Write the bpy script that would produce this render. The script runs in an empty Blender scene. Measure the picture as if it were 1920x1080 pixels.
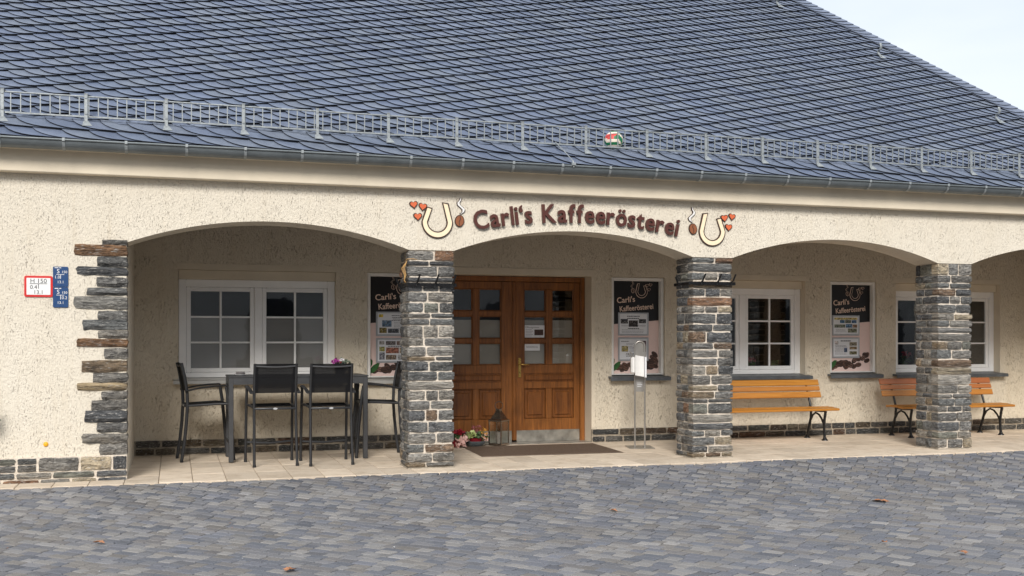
import bpy, bmesh, math, random
from mathutils import Vector, Matrix, noise as mnoise

# ------------------------------------------------------------------ camera, sky, sun, exposure
SC = bpy.context.scene
COL = SC.collection
CAM = (0.0, -11.7, 1.42)
YAW = math.atan(635 / 2022)
cam_d = bpy.data.cameras.new('camera')
cam = bpy.data.objects.new('camera', cam_d)
COL.objects.link(cam)
cam.location = CAM
cam.rotation_euler = (math.radians(90), 0, -YAW)
cam_d.sensor_width = 36
cam_d.lens = 36 * 2022 / 1920
cam_d.shift_y = 98 / 1920
cam_d.clip_end = 2000
SC.camera = cam

SUN_EL, SUN_AZ = math.radians(35), math.radians(200)      # azimuth clockwise from +Y
world = bpy.data.worlds.new('World')
SC.world = world
world.use_nodes = True
wn, wl = world.node_tree.nodes, world.node_tree.links
wn.clear()
w_out = wn.new('ShaderNodeOutputWorld')
w_bg = wn.new('ShaderNodeBackground')
w_bg.inputs['Strength'].default_value = 0.08
w_sky = wn.new('ShaderNodeTexSky')
w_sky.sky_type = 'NISHITA'
w_sky.sun_disc = False
w_sky.sun_elevation = SUN_EL
w_sky.sun_rotation = SUN_AZ
w_sky.dust_density = 2.0
w_tc = wn.new('ShaderNodeTexCoord')
w_map = wn.new('ShaderNodeMapping')
w_map.inputs['Scale'].default_value = (1.2, 1.2, 4.5)
w_no = wn.new('ShaderNodeTexNoise')
w_no.inputs['Scale'].default_value = 1.6
w_no.inputs['Detail'].default_value = 5
w_ramp = wn.new('ShaderNodeMapRange')
w_ramp.inputs['From Min'].default_value = 0.3
w_ramp.inputs['From Max'].default_value = 0.6
w_ramp.inputs['To Min'].default_value = 0.62
w_ramp.inputs['To Max'].default_value = 0.93
w_mix = wn.new('ShaderNodeMix')
w_mix.data_type = 'RGBA'
w_mix.inputs['B'].default_value = (6.2, 6.5, 6.9, 1)      # even cloud deck
wl.new(w_tc.outputs['Generated'], w_map.inputs['Vector'])
wl.new(w_map.outputs['Vector'], w_no.inputs['Vector'])
wl.new(w_no.outputs['Fac'], w_ramp.inputs['Value'])
wl.new(w_ramp.outputs['Result'], w_mix.inputs['Factor'])
wl.new(w_sky.outputs['Color'], w_mix.inputs['A'])
wl.new(w_mix.outputs['Result'], w_bg.inputs['Color'])
wl.new(w_bg.outputs['Background'], w_out.inputs['Surface'])

sun_d = bpy.data.lights.new('sun', 'SUN')
sun_d.energy = 1.5
sun_d.angle = math.radians(20)
sun_d.color = (1.0, 0.965, 0.915)
sun = bpy.data.objects.new('sun', sun_d)
COL.objects.link(sun)
_sd = Vector((math.sin(SUN_AZ) * math.cos(SUN_EL), math.cos(SUN_AZ) * math.cos(SUN_EL), math.sin(SUN_EL)))
sun.rotation_euler = _sd.to_track_quat('Z', 'Y').to_euler()
sun.location = (-6, -14, 16)

SC.view_settings.view_transform = 'Standard'
SC.view_settings.look = 'None'
SC.view_settings.gamma = 1
SC.view_settings.use_curve_mapping = False
SC.view_settings.exposure = 1.05
SC.cycles.max_bounces = 8
SC.cycles.transparent_max_bounces = 12

R = random.Random(7)
PI = math.pi


def lin(c):
    c /= 255.0
    return c / 12.92 if c <= 0.04045 else ((c + 0.055) / 1.055) ** 2.4


def S(r, g, b, k=1.0):
    return (lin(r) * k, lin(g) * k, lin(b) * k)


# ------------------------------------------------------------------ materials
class NT:
    def __init__(self, name):
        self.m = bpy.data.materials.new(name)
        self.m.use_nodes = True
        self.n = self.m.node_tree.nodes
        self.l = self.m.node_tree.links
        self.b = self.n['Principled BSDF']
        self.tc = None

    def add(self, t, **kw):
        nd = self.n.new(t)
        for k, v in kw.items():
            setattr(nd, k, v)
        return nd

    def put(self, sock, v):
        if isinstance(v, (int, float)):
            sock.default_value = v
        elif isinstance(v, (tuple, list)):
            sock.default_value = (*v, 1) if len(v) == 3 and len(sock.default_value) == 4 else v
        else:
            self.l.new(v, sock)

    def coord(self, scale=(1, 1, 1), kind='Object', off=None):
        if not self.tc:
            self.tc = self.add('ShaderNodeTexCoord')
        mp = self.add('ShaderNodeMapping')
        mp.inputs['Scale'].default_value = scale
        src = self.tc.outputs[kind]
        if off is not None:
            a = self.add('ShaderNodeVectorMath', operation='ADD')
            self.l.new(src, a.inputs[0])
            self.l.new(off, a.inputs[1])
            src = a.outputs[0]
        self.l.new(src, mp.inputs['Vector'])
        return mp.outputs['Vector']

    def noise(self, vec, scale=1.0, detail=3.0, rough=0.55, dist=0.0):
        t = self.add('ShaderNodeTexNoise')
        self.l.new(vec, t.inputs['Vector'])
        t.inputs['Scale'].default_value = scale
        t.inputs['Detail'].default_value = detail
        t.inputs['Roughness'].default_value = rough
        t.inputs['Distortion'].default_value = dist
        return t.outputs['Fac']

    def rng(self, v, a, b, c=0.0, d=1.0):
        t = self.add('ShaderNodeMapRange')
        self.put(t.inputs['Value'], v)
        for i, q in zip(('From Min', 'From Max', 'To Min', 'To Max'), (a, b, c, d)):
            t.inputs[i].default_value = q
        return t.outputs['Result']

    def math(self, op, a, b=0.0):
        t = self.add('ShaderNodeMath', operation=op)
        self.put(t.inputs[0], a)
        self.put(t.inputs[1], b)
        return t.outputs[0]

    def mix(self, f, a, b, blend='MIX'):
        t = self.add('ShaderNodeMix', data_type='RGBA', blend_type=blend)
        self.put(t.inputs['Factor'], f)
        self.put(t.inputs['A'], a)
        self.put(t.inputs['B'], b)
        return t.outputs['Result']

    def bump(self, h, dist=0.01, strength=1.0):
        t = self.add('ShaderNodeBump')
        self.l.new(h, t.inputs['Height'])
        t.inputs['Distance'].default_value = dist
        t.inputs['Strength'].default_value = strength
        self.l.new(t.outputs['Normal'], self.b.inputs['Normal'])

    def set(self, col=None, rough=None, metal=None, spec=None):
        if col is not None:
            self.put(self.b.inputs['Base Color'], col)
        if rough is not None:
            self.put(self.b.inputs['Roughness'], rough)
        if metal is not None:
            self.put(self.b.inputs['Metallic'], metal)
        if spec is not None:
            self.put(self.b.inputs['Specular IOR Level'], spec)
        return self.m


def plain(name, col, rough=0.5, metal=0.0, var=0.12, vs=14.0, bump=0.0, bs=160.0, spec=0.5):
    t = NT(name)
    v = t.coord()
    f = t.noise(v, vs, 4)
    dark = tuple(c * (1 - var) for c in col)
    lite = tuple(min(1, c * (1 + var)) for c in col)
    c = t.mix(t.rng(f, 0.3, 0.7), dark, lite)
    r = t.rng(t.noise(v, vs * 3, 3), 0.3, 0.7, max(0.02, rough - 0.07), min(1, rough + 0.07))
    if bump:
        t.bump(t.noise(v, bs, 3), bump)
    return t.set(c, r, metal, spec)


def stucco(name, col, dens=1.0):
    """scratched roughcast: grainy relief, pits and short vertical drag marks, faint rain streaks"""
    t = NT(name)
    v = t.coord()
    pits = t.rng(t.noise(t.coord((95, 95, 52)), 1.0, 2.0, 0.6), 0.63, 0.70)
    drag = t.rng(t.noise(t.coord((105, 105, 21)), 1.0, 2.5, 0.6, 0.7), 0.62, 0.70)
    where = t.rng(t.noise(v, 5.5, 3, 0.6), 0.45, 0.62)
    g = t.math('MAXIMUM', t.math('MULTIPLY', pits, t.rng(where, 0, 1, 0.35, 1.0)), t.math('MULTIPLY', drag, t.rng(where, 0, 1, 0.15, 1.0)))
    g = t.math('MULTIPLY', g, dens)
    fine = t.noise(v, 150, 4, 0.7)
    lump = t.noise(t.coord((1, 1, 0.7)), 48, 3, 0.6)
    h = t.math('ADD', t.math('MULTIPLY', fine, 0.35), t.math('MULTIPLY', lump, 0.75))
    h = t.math('SUBTRACT', h, t.math('MULTIPLY', g, 1.1))
    t.bump(h, 0.016, 1.0)
    big = t.noise(t.coord((1.3, 1.3, 0.6)), 1.4, 5, 0.6)
    base = t.mix(t.rng(big, 0.35, 0.68), tuple(c * q for c, q in zip(col, (0.93, 0.915, 0.88))), col)
    base = t.mix(0.5, base, t.mix(t.rng(fine, 0.3, 0.7), tuple(c * 0.88 for c in col), col))
    streak = t.rng(t.noise(t.coord((9, 9, 0.7)), 1.0, 4, 0.6), 0.56, 0.78, 0, 0.28)
    base = t.mix(streak, base, tuple(c * q for c, q in zip(col, (0.74, 0.66, 0.54))))
    c = t.mix(t.math('MULTIPLY', g, 0.48), base, (0.31, 0.23, 0.145))
    return t.set(c, 0.93, 0, 0.2)


def piece(name, src, kind):
    """material for single pieces: their colour comes from the object ('obj') or from the face colour ('tint')"""
    t = NT(name)
    if src == 'obj':
        oi = t.add('ShaderNodeObjectInfo')
        c0 = oi.outputs['Color']
        off = t.add('ShaderNodeVectorMath', operation='SCALE')
        cmb = t.add('ShaderNodeCombineXYZ')
        for i in range(3):
            t.l.new(oi.outputs['Random'], cmb.inputs[i])
        t.l.new(cmb.outputs[0], off.inputs[0])
        off.inputs['Scale'].default_value = 37.0
        o = off.outputs[0]
    else:
        at = t.add('ShaderNodeAttribute', attribute_name='tint')
        c0 = at.outputs['Color']
        o = None
    if kind == 'stone':
        v = t.coord((1, 1, 1), off=o)
        vl = t.coord((9, 9, 46), off=o)
        lay = t.noise(vl, 1.0, 5, 0.65, 0.9)
        mid = t.noise(v, 22, 4, 0.6)
        c = t.mix(t.rng(lay, 0.36, 0.60, 0.0, 1.0), t.mix(1.0, c0, (0.26, 0.26, 0.27), 'MULTIPLY'), c0)
        c = t.mix(t.rng(mid, 0.52, 0.75, 0, 0.45), c, t.mix(1.0, c0, (1.8, 1.76, 1.7), 'MULTIPLY'))
        scr = t.rng(t.noise(t.coord((26, 26, 90), off=o), 1.0, 4, .65), 0.57, 0.67, 0, 0.7)
        c = t.mix(scr, c, (0.52, 0.495, 0.455))
        h = t.math('ADD', t.math('MULTIPLY', lay, 0.7), t.math('MULTIPLY', t.noise(v, 55, 4), 0.45))
        t.bump(h, 0.05, 1.0)
        return t.set(c, t.rng(lay, 0.3, 0.7, 0.45, 0.75), 0, 0.4)
    if kind == 'slate':
        v = t.coord((1, 1, 1), off=o)
        a = t.noise(v, 9, 4)
        c = t.mix(t.rng(a, 0.35, 0.65), t.mix(1.0, c0, (0.82, 0.83, 0.86), 'MULTIPLY'), c0)
        sp = t.rng(t.noise(v, 15, 2), 0.77, 0.8, 0, 0.35)
        c = t.mix(sp, c, (0.4, 0.42, 0.45))
        t.bump(t.noise(t.coord((30, 90, 30), off=o), 1, 4), 0.004)
        return t.set(c, t.rng(a, 0.3, 0.7, 0.40, 0.55), 0, 0.5)
    if kind == 'paver':
        v = t.coord((1, 1, 1), off=o)
        a = t.noise(v, 90, 4, 0.7)
        b = t.noise(v, 6, 3)
        c = t.mix(t.rng(a, 0.3, 0.7), t.mix(1.0, c0, (0.8, 0.8, 0.8), 'MULTIPLY'), t.mix(1.0, c0, (1.16, 1.15, 1.14), 'MULTIPLY'))
        c = t.mix(t.rng(b, 0.58, 0.78, 0, 0.18), c, (0.19, 0.18, 0.165))
        t.bump(a, 0.004)
        return t.set(c, t.rng(b, 0.3, 0.7, 0.6, 0.85), 0, 0.35)
    if kind == 'tile':
        v = t.coord((1, 1, 1), off=o)
        a = t.noise(v, 120, 3, 0.7)
        b = t.noise(t.coord((3.2, 3.2, 3.2), off=o), 1.6, 5, 0.65)
        c = t.mix(t.rng(b, 0.45, 0.75, 0, 0.6), c0, t.mix(1.0, c0, (0.56, 0.49, 0.41), 'MULTIPLY'))
        c = t.mix(t.rng(a, 0.3, 0.7, 0, 0.35), c, t.mix(1.0, c0, (0.72, 0.7, 0.66), 'MULTIPLY'))
        t.bump(a, 0.003)
        return t.set(c, 0.75, 0, 0.35)
    if kind == 'wood':
        g = t.noise(t.coord((1.1, 30, 30), off=o), 1.6, 6, 0.65, 0.9)
        c = t.mix(t.rng(g, 0.3, 0.7), t.mix(1.0, c0, (0.66, 0.58, 0.5), 'MULTIPLY'), c0)
        t.bump(g, 0.003)
        return t.set(c, 0.33, 0, 0.5)


def wood_mat(name, c1, c2, rough=0.35):
    t = NT(name)
    w = t.noise(t.coord((34, 34, 1.6)), 1.0, 5, 0.65, 0.8)
    f = t.noise(t.coord((160, 160, 5)), 1.0, 3)
    k = t.math('ADD', t.math('MULTIPLY', w, 0.75), t.math('MULTIPLY', f, 0.3))
    big = t.noise(t.coord((3, 3, 2.2)), 1.0, 3)
    c = t.mix(t.rng(k, 0.33, 0.72), c1, c2)
    c = t.mix(t.rng(big, 0.5, 0.75, 0, 0.55), c, tuple(q * 0.5 for q in c1))
    t.bump(k, 0.003)
    return t.set(c, rough, 0, 0.45)


def glass_mat(name, tint=(0.94, 0.945, 0.945), refl=1.0):
    t = NT(name)
    t.n.remove(t.b)
    out = t.n['Material Output']
    fr = t.add('ShaderNodeLayerWeight')
    fr.inputs['Blend'].default_value = 0.5
    gl = t.add('ShaderNodeBsdfGlossy')
    gl.inputs['Roughness'].default_value = 0.015
    gl.inputs['Color'].default_value = (0.95, 0.97, 1, 1)
    tr = t.add('ShaderNodeBsdfTransparent')
    tr.inputs['Color'].default_value = (*tint, 1)
    wob = t.add('ShaderNodeBump')
    t.l.new(t.noise(t.coord(), 2.2, 2), wob.inputs['Height'])
    wob.inputs['Distance'].default_value = 0.002
    t.l.new(wob.outputs['Normal'], gl.inputs['Normal'])
    mx = t.add('ShaderNodeMixShader')
    sch = t.math('ADD', t.math('MULTIPLY', t.math('POWER', fr.outputs['Facing'], 5.0), 0.95), 0.05)
    fac = t.math('MINIMUM', t.math('MULTIPLY', sch, 1.3 * refl), 1.0)
    t.l.new(fac, mx.inputs[0])
    t.l.new(tr.outputs[0], mx.inputs[1])
    t.l.new(gl.outputs[0], mx.inputs[2])
    t.l.new(mx.outputs[0], out.inputs['Surface'])
    return t.m


def mesh_fabric(name):
    t = NT(name)
    out = t.n['Material Output']
    t.set((0.008, 0.008, 0.009), 0.75, 0, 0.15)
    tr = t.add('ShaderNodeBsdfTransparent')
    mx = t.add('ShaderNodeMixShader')
    mx.inputs[0].default_value = 0.04
    t.l.new(t.b.outputs[0], mx.inputs[1])
    t.l.new(tr.outputs[0], mx.inputs[2])
    t.l.new(mx.outputs[0], out.inputs['Surface'])
    return t.m


CREAM = (0.82, 0.745, 0.62)
M = {}
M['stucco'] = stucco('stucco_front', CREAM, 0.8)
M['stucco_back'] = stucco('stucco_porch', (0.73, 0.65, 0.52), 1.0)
M['ceil'] = plain('unseen_ceiling_dark', (0.16, 0.115, 0.075), 0.8, var=0.2, vs=4)  # unseen ceiling, dark brown chosen to darken the upper back wall
M['smooth'] = plain('smooth_plaster', (0.655, 0.575, 0.45), 0.85, var=0.06, vs=3, bump=0.002, bs=60, spec=0.2)
M['fascia'] = plain('fascia_paint', (0.70, 0.61, 0.47), 0.7, var=0.09, vs=2, bump=0.0015, bs=40, spec=0.25)
M['mortar'] = plain('mortar', (0.76, 0.67, 0.56), 0.95, var=0.14, vs=24, bump=0.012, bs=90, spec=0.15)
M['dirty_mortar'] = plain('old_mortar', (0.34, 0.29, 0.225), 0.95, var=0.3, vs=18, bump=0.012, bs=90, spec=0.15)
M['stone'] = piece('stone_piece', 'obj', 'stone')
M['slate'] = piece('slate_piece', 'obj', 'slate')
M['slate_t'] = piece('slate_field', 'tint', 'slate')
M['slate_edge'] = plain('slate_edge_shade', (0.026, 0.028, 0.034), 0.9, var=0.3, vs=40)  # near-black side faces paint the shadow lines between slates
M['paver'] = piece('paver_piece', 'obj', 'paver')
M['paver_t'] = piece('paver_field', 'tint', 'paver')
M['tile'] = piece('tile_piece', 'obj', 'tile')
M['bench_wood'] = piece('bench_wood', 'obj', 'wood')
M['under'] = plain('roof_underlay', (0.012, 0.013, 0.015), 0.9)
M['zinc'] = plain('zinc', S(112, 118, 120), 0.45, 0.4, var=0.16, vs=5, bump=0.001, bs=30)
M['galv'] = plain('galvanised', S(152, 157, 158), 0.45, 0.4, var=0.25, vs=30)
M['white'] = plain('white_frame', (0.90, 0.89, 0.87), 0.38, var=0.03, vs=6)
M['white_old'] = plain('white_reveal', (0.78, 0.76, 0.72), 0.6, var=0.06, vs=6)
M['glass'] = glass_mat('pane_glass')
M['clear_glass'] = glass_mat('lantern_glass', (.97, .98, .97), .45)
M['film'] = plain('frosted_film', (0.30, 0.285, 0.265), 0.5, var=0.07, vs=1.5)
M['film_door'] = plain('frosted_door_film', (0.36, 0.33, 0.275), 0.5, var=0.06, vs=1.5)
M['room'] = plain('room_dark', (0.028, 0.024, 0.021), 0.9, var=0.4, vs=1.5)
M['sill'] = plain('dark_sill', S(88, 92, 96), 0.42, 0.2, var=0.2, vs=9, bump=0.002, bs=50)
M['alu'] = plain('bright_sill', S(190, 188, 182), 0.4, 0.5, var=0.1, vs=9)
M['door'] = wood_mat('door_wood', (0.10, 0.032, 0.008), (0.345, 0.128, 0.028))
M['door_panel'] = wood_mat('door_panel_wood', (0.072, 0.023, 0.006), (0.28, 0.098, 0.021))
M['kick'] = plain('kick_plate', S(168, 164, 155), 0.35, 0.7, var=0.35, vs=7)
M['brass'] = plain('brass', S(205, 170, 95), 0.3, 0.85, var=0.1)
M['anth'] = plain('anthracite_metal', (0.038, 0.039, 0.042), 0.42, 0.3, var=0.1, vs=10)
M['anth_lite'] = plain('anthracite_table', (0.062, 0.063, 0.066), 0.45, 0.25, var=0.08, vs=10)
M['fabric'] = mesh_fabric('chair_mesh')
M['silver'] = plain('silver_badge', S(225, 225, 225), 0.3, 0.6)
M['iron'] = plain('black_iron', (0.011, 0.011, 0.012), 0.3, 0.2, var=0.2, vs=20, bump=0.002, bs=50)
M['steel'] = plain('brushed_steel', S(178, 174, 168), 0.34, 0.8, var=0.03, vs=3)
M['chrome'] = plain('polished_steel', S(150, 140, 130), 0.14, 0.95, var=0.03, vs=3)
M['letter'] = plain('letter_brown', (0.088, 0.026, 0.018), 0.4, var=0.06)
M['letter_tan'] = plain('poster_tan', S(232, 204, 184), 0.6, var=0.02)
M['outline'] = plain('emblem_outline', (0.045, 0.02, 0.012), 0.5)
M['em_cream'] = plain('emblem_cream', S(246, 226, 192), 0.5, var=0.03)
M['em_red'] = plain('emblem_coral', S(214, 104, 62), 0.5, var=0.03)
M['em_bean'] = plain('emblem_bean', S(140, 84, 52), 0.5, var=0.05)
M['em_white'] = plain('emblem_white', (0.8, 0.78, 0.75), 0.5, var=0.03)
M['p_black'] = plain('poster_black', (0.009, 0.007, 0.007), 0.4, var=0.1)
M['p_pink'] = plain('poster_pink', S(232, 205, 196), 0.45, var=0.03)
M['p_bean'] = plain('poster_bean', (0.055, 0.024, 0.015), 0.4, var=0.45, vs=40)
M['p_bean_b'] = plain('poster_bean_mid', (0.11, 0.05, 0.032), 0.4, var=0.45, vs=40)
M['p_bean_c'] = plain('poster_bean_light', (0.16, 0.085, 0.06), 0.4, var=0.45, vs=40)
M['p_crease'] = plain('poster_bean_crease', (0.012, 0.006, 0.004), 0.5)
M['p_leaf'] = plain('poster_leaf', (0.025, 0.10, 0.022), 0.4, var=0.5, vs=20)
M['frame_al'] = plain('snap_frame', S(185, 187, 190), 0.35, 0.5, var=0.05)
M['paper'] = plain('paper', (0.72, 0.73, 0.75), 0.7, var=0.03)
M['ink'] = plain('ink', (0.03, 0.03, 0.035), 0.7)
M['ink_soft'] = plain('small_print', (0.30, 0.30, 0.33), 0.8, var=0.3, vs=120)
M['mat'] = plain('door_mat_pile', (0.17, 0.122, 0.09), 0.97, var=0.35, vs=120, bump=0.012, bs=220, spec=0.1)
M['rubber'] = plain('rubber', (0.015, 0.015, 0.015), 0.7)
M['sign_red'] = plain('sign_red', S(205, 42, 40), 0.4, var=0.04)
M['sign_white'] = plain('sign_white', (0.80, 0.79, 0.77), 0.4, var=0.03)
M['sign_blue'] = plain('sign_blue', S(28, 66, 112), 0.4, var=0.05)
M['yellow'] = plain('marker_yellow', S(240, 175, 30), 0.5)
M['leaf'] = plain('foliage', (0.055, 0.105, 0.03), 0.55, var=0.5, vs=30)
M['leaf_grey'] = plain('silver_foliage', (0.19, 0.23, 0.17), 0.7, var=0.3, vs=30)
M['cabbage'] = plain('cabbage_leaf', S(205, 215, 150), 0.6, var=0.25, vs=40)
M['heather'] = plain('heather', S(165, 95, 105), 0.7, var=0.4, vs=60)
M['fl_purple'] = plain('purple_petal', S(160, 50, 140), 0.6, var=0.3, vs=40)
M['fl_red'] = plain('red_petal', S(150, 22, 42), 0.6, var=0.3, vs=40)
M['fl_white'] = plain('white_petal', (0.75, 0.73, 0.74), 0.6)
M['fl_yellow'] = plain('yellow_petal', S(205, 150, 60), 0.6, var=0.35, vs=40)
M['ribbon'] = plain('pink_ribbon', S(225, 180, 168), 0.5, var=0.12, vs=30)
M['bowl'] = plain('bowl_grey', S(92, 98, 100), 0.5, var=0.1)
M['pot_red'] = plain('pot_red', S(130, 22, 35), 0.4)
M['terra'] = plain('pot_clay', S(150, 110, 70), 0.8, var=0.2)
M['dry_leaf'] = plain('dry_leaf', S(160, 112, 80), 0.8, var=0.4, vs=40)
M['ball_w'] = plain('ball_white', S(238, 222, 205), 0.5, var=0.08, vs=20)
M['ball_r'] = plain('ball_red', S(215, 75, 70), 0.5, var=0.1, vs=20)
M['ball_g'] = plain('ball_green', S(22, 112, 70), 0.5, var=0.1, vs=20)
M['straw'] = plain('straw_rope', S(190, 150, 95), 0.9, var=0.3, vs=60)
M['candle'] = plain('candle_grey', S(120, 112, 105), 0.6)
M['sand'] = plain('joint_sand', (0.028, 0.027, 0.022), 0.95, var=0.5, vs=3, bump=0.01, bs=150)
_t = NT('mossy_joints')
_v = _t.coord()
_c = _t.mix(_t.rng(_t.noise(_v, 2.6, 4), .55, .68), (.014, .0135, .012), (.035, .052, .015))
_c = _t.mix(_t.rng(_t.noise(_v, 5, 4), .68, .74), _c, (.16, .14, .11))
_t.bump(_t.noise(_v, 150, 3), .01)
M['sand'] = _t.set(_c, .95)
M['far_wall'] = plain('far_render', (0.36, 0.35, 0.33), 0.9, var=0.1, vs=1.2)
M['far_dark'] = plain('far_glass', (0.02, 0.022, 0.026), 0.2)
M['far_roof'] = plain('far_slate', (0.05, 0.055, 0.065), 0.6, var=0.2, vs=3)


# ------------------------------------------------------------------ mesh helpers
class MB:
    def __init__(self):
        self.v, self.f, self.mi, self.tc = [], [], [], []

    def add(self, vs, fs, m=0, tint=None):
        o = len(self.v)
        self.v.extend(vs)
        for f in fs:
            self.f.append(tuple(i + o for i in f))
            self.mi.append(m)
            self.tc.append(tint)

    def quad(self, a, b, c, d, m=0, tint=None):
        self.add([a, b, c, d], [(0, 1, 2, 3)], m, tint)

    def box(self, x0, x1, y0, y1, z0, z1, m=0, bev=0.0, mtx=None, tint=None):
        lo, hi = (x0, y0, z0), (x1, y1, z1)
        if bev <= 0:
            vs = [(x, y, z) for x in (x0, x1) for y in (y0, y1) for z in (z0, z1)]
            fs = [(0, 1, 3, 2), (4, 6, 7, 5), (0, 4, 5, 1), (2, 3, 7, 6), (0, 2, 6, 4), (1, 5, 7, 3)]
        else:
            bev = min(bev, (x1 - x0) * .45, (y1 - y0) * .45, (z1 - z0) * .45)
            idx, vs = {}, []
            for sx in (0, 1):
                for sy in (0, 1):
                    for sz in (0, 1):
                        sg = (sx, sy, sz)
                        for a in range(3):
                            p = []
                            for k in range(3):
                                e = hi[k] if sg[k] else lo[k]
                                if k != a:
                                    e += -bev if sg[k] else bev
                                p.append(e)
                            idx[sg + (a,)] = len(vs)
                            vs.append(tuple(p))
            fs = []
            for a in range(3):
                b, c = (a + 1) % 3, (a + 2) % 3
                for s in (0, 1):
                    q = []
                    for (i, j) in ((0, 0), (1, 0), (1, 1), (0, 1)):
                        g = [0, 0, 0]
                        g[a], g[b], g[c] = s, i, j
                        q.append(idx[tuple(g) + (a,)])
                    fs.append(tuple(q) if s else tuple(q[::-1]))
                for i in (0, 1):
                    for j in (0, 1):      # edge along axis a
                        g0, g1 = [0, 0, 0], [0, 0, 0]
                        g0[b] = g1[b] = i
                        g0[c] = g1[c] = j
                        g1[a] = 1
                        q = (idx[tuple(g0) + (b,)], idx[tuple(g1) + (b,)], idx[tuple(g1) + (c,)], idx[tuple(g0) + (c,)])
                        fs.append(q if (i + j) % 2 else q[::-1])
            for sx in (0, 1):
                for sy in (0, 1):
                    for sz in (0, 1):
                        q = tuple(idx[(sx, sy, sz, a)] for a in range(3))
                        fs.append(q if (sx + sy + sz) % 2 else q[::-1])
        if mtx is not None:
            vs = [tuple(mtx @ Vector(p)) for p in vs]
        self.add(vs, fs, m, tint)

    def tube(self, path, r, n=8, m=0, flat=1.0, up=None, caps=True):
        path = [Vector(p) for p in path]
        rs = r if isinstance(r, (list, tuple)) else [r] * len(path)
        vs, fs = [], []
        t0 = (path[1] - path[0]).normalized()
        ref = Vector(up) if up else (Vector((0, 0, 1)) if abs(t0.z) < 0.9 else Vector((1, 0, 0)))
        nrm = (ref - t0 * ref.dot(t0)).normalized()
        for i, p in enumerate(path):
            if i == 0:
                t = path[1] - path[0]
            elif i == len(path) - 1:
                t = path[-1] - path[-2]
            else:
                t = (path[i + 1] - path[i]).normalized() + (path[i] - path[i - 1]).normalized()
            t = t.normalized() if t.length > 1e-9 else t0
            nrm = (nrm - t * nrm.dot(t)).normalized()
            bn = t.cross(nrm)
            for k in range(n):
                a = 2 * PI * k / n
                vs.append(tuple(p + nrm * math.cos(a) * rs[i] + bn * math.sin(a) * rs[i] * flat))
        for i in range(len(path) - 1):
            for k in range(n):
                a, b = i * n + k, i * n + (k + 1) % n
                fs.append((a, b, b + n, a + n))
        if caps:
            fs.append(tuple(range(n))[::-1])
            fs.append(tuple(range((len(path) - 1) * n, len(path) * n)))
        self.add(vs, fs, m)

    def lathe(self, prof, n=16, c=(0, 0, 0), m=0, sq=None):
        vs, fs = [], []
        for (r, z) in prof:
            for k in range(n):
                a = 2 * PI * k / n
                vs.append((c[0] + r * math.cos(a), c[1] + r * math.sin(a), c[2] + z))
        for i in range(len(prof) - 1):
            for k in range(n):
                a, b = i * n + k, i * n + (k + 1) % n
                fs.append((a, b, b + n, a + n))
        fs.append(tuple(range(n))[::-1])
        fs.append(tuple(range((len(prof) - 1) * n, len(prof) * n)))
        self.add(vs, fs, m)

    def prism(self, poly, y0, y1, m=0, mside=None):
        """poly in (x,z); y0 is the front (toward the camera)"""
        n = len(poly)
        vs = [(x, y0, z) for x, z in poly] + [(x, y1, z) for x, z in poly]
        self.add(vs, [tuple(range(n)), tuple(range(2 * n - 1, n - 1, -1))], m)
        o = len(self.v) - 2 * n
        for i in range(n):
            j = (i + 1) % n
            self.f.append((o + i, o + i + n, o + j + n, o + j))
            self.mi.append(m if mside is None else mside)
            self.tc.append(None)

    def mesh(self, name, mats, smooth=False, recalc=True):
        me = bpy.data.meshes.new(name)
        me.from_pydata(self.v, [], self.f)
        for k in mats:
            me.materials.append(M[k] if isinstance(k, str) else k)
        if len(mats) > 1:
            me.polygons.foreach_set('material_index', self.mi)
        if any(t is not None for t in self.tc):
            at = me.attributes.new('tint', 'FLOAT_COLOR', 'FACE')
            flat = []
            for t in self.tc:
                flat.extend((*t, 1.0) if t else (0.1, 0.1, 0.1, 1.0))
            at.data.foreach_set('color', flat)
        if recalc:
            bm = bmesh.new()
            bm.from_mesh(me)
            bmesh.ops.recalc_face_normals(bm, faces=bm.faces)
            bm.to_mesh(me)
            bm.free()
        if smooth:
            me.polygons.foreach_set('use_smooth', [True] * len(me.polygons))
            if smooth is not True:
                me.set_sharp_from_angle(angle=math.radians(smooth))
        me.update()
        return me

    def build(self, name, mats, parent=None, smooth=False, loc=None, rotz=0.0, recalc=True):
        if isinstance(mats, str):
            mats = [mats]
        return put(name, self.mesh(name, mats, smooth, recalc), parent, loc, (0, 0, rotz))


def put(name, me, parent=None, loc=None, rot=None, scale=None, color=None):
    o = bpy.data.objects.new(name, me)
    COL.objects.link(o)
    if loc:
        o.location = loc
    if rot:
        o.rotation_euler = rot
    if scale:
        o.scale = scale
    if color:
        o.color = (*color, 1)
    if parent:
        o.parent = parent
    return o


def thing(name, label, cat, loc=(0, 0, 0), rotz=0.0, group=None):
    o = put(name, None, None, loc, (0, 0, rotz))
    return tag(o, label, cat, group)


def tag(o, label, cat, group=None):
    o['label'] = label
    o['category'] = cat
    if group:
        o['group'] = group
    return o


def structure(o):
    o['kind'] = 'structure'
    return o


def part(name, mats, parent, fn, smooth=False):
    b = MB()
    fn(b)
    return b.build(name, mats, parent, smooth)


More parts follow.
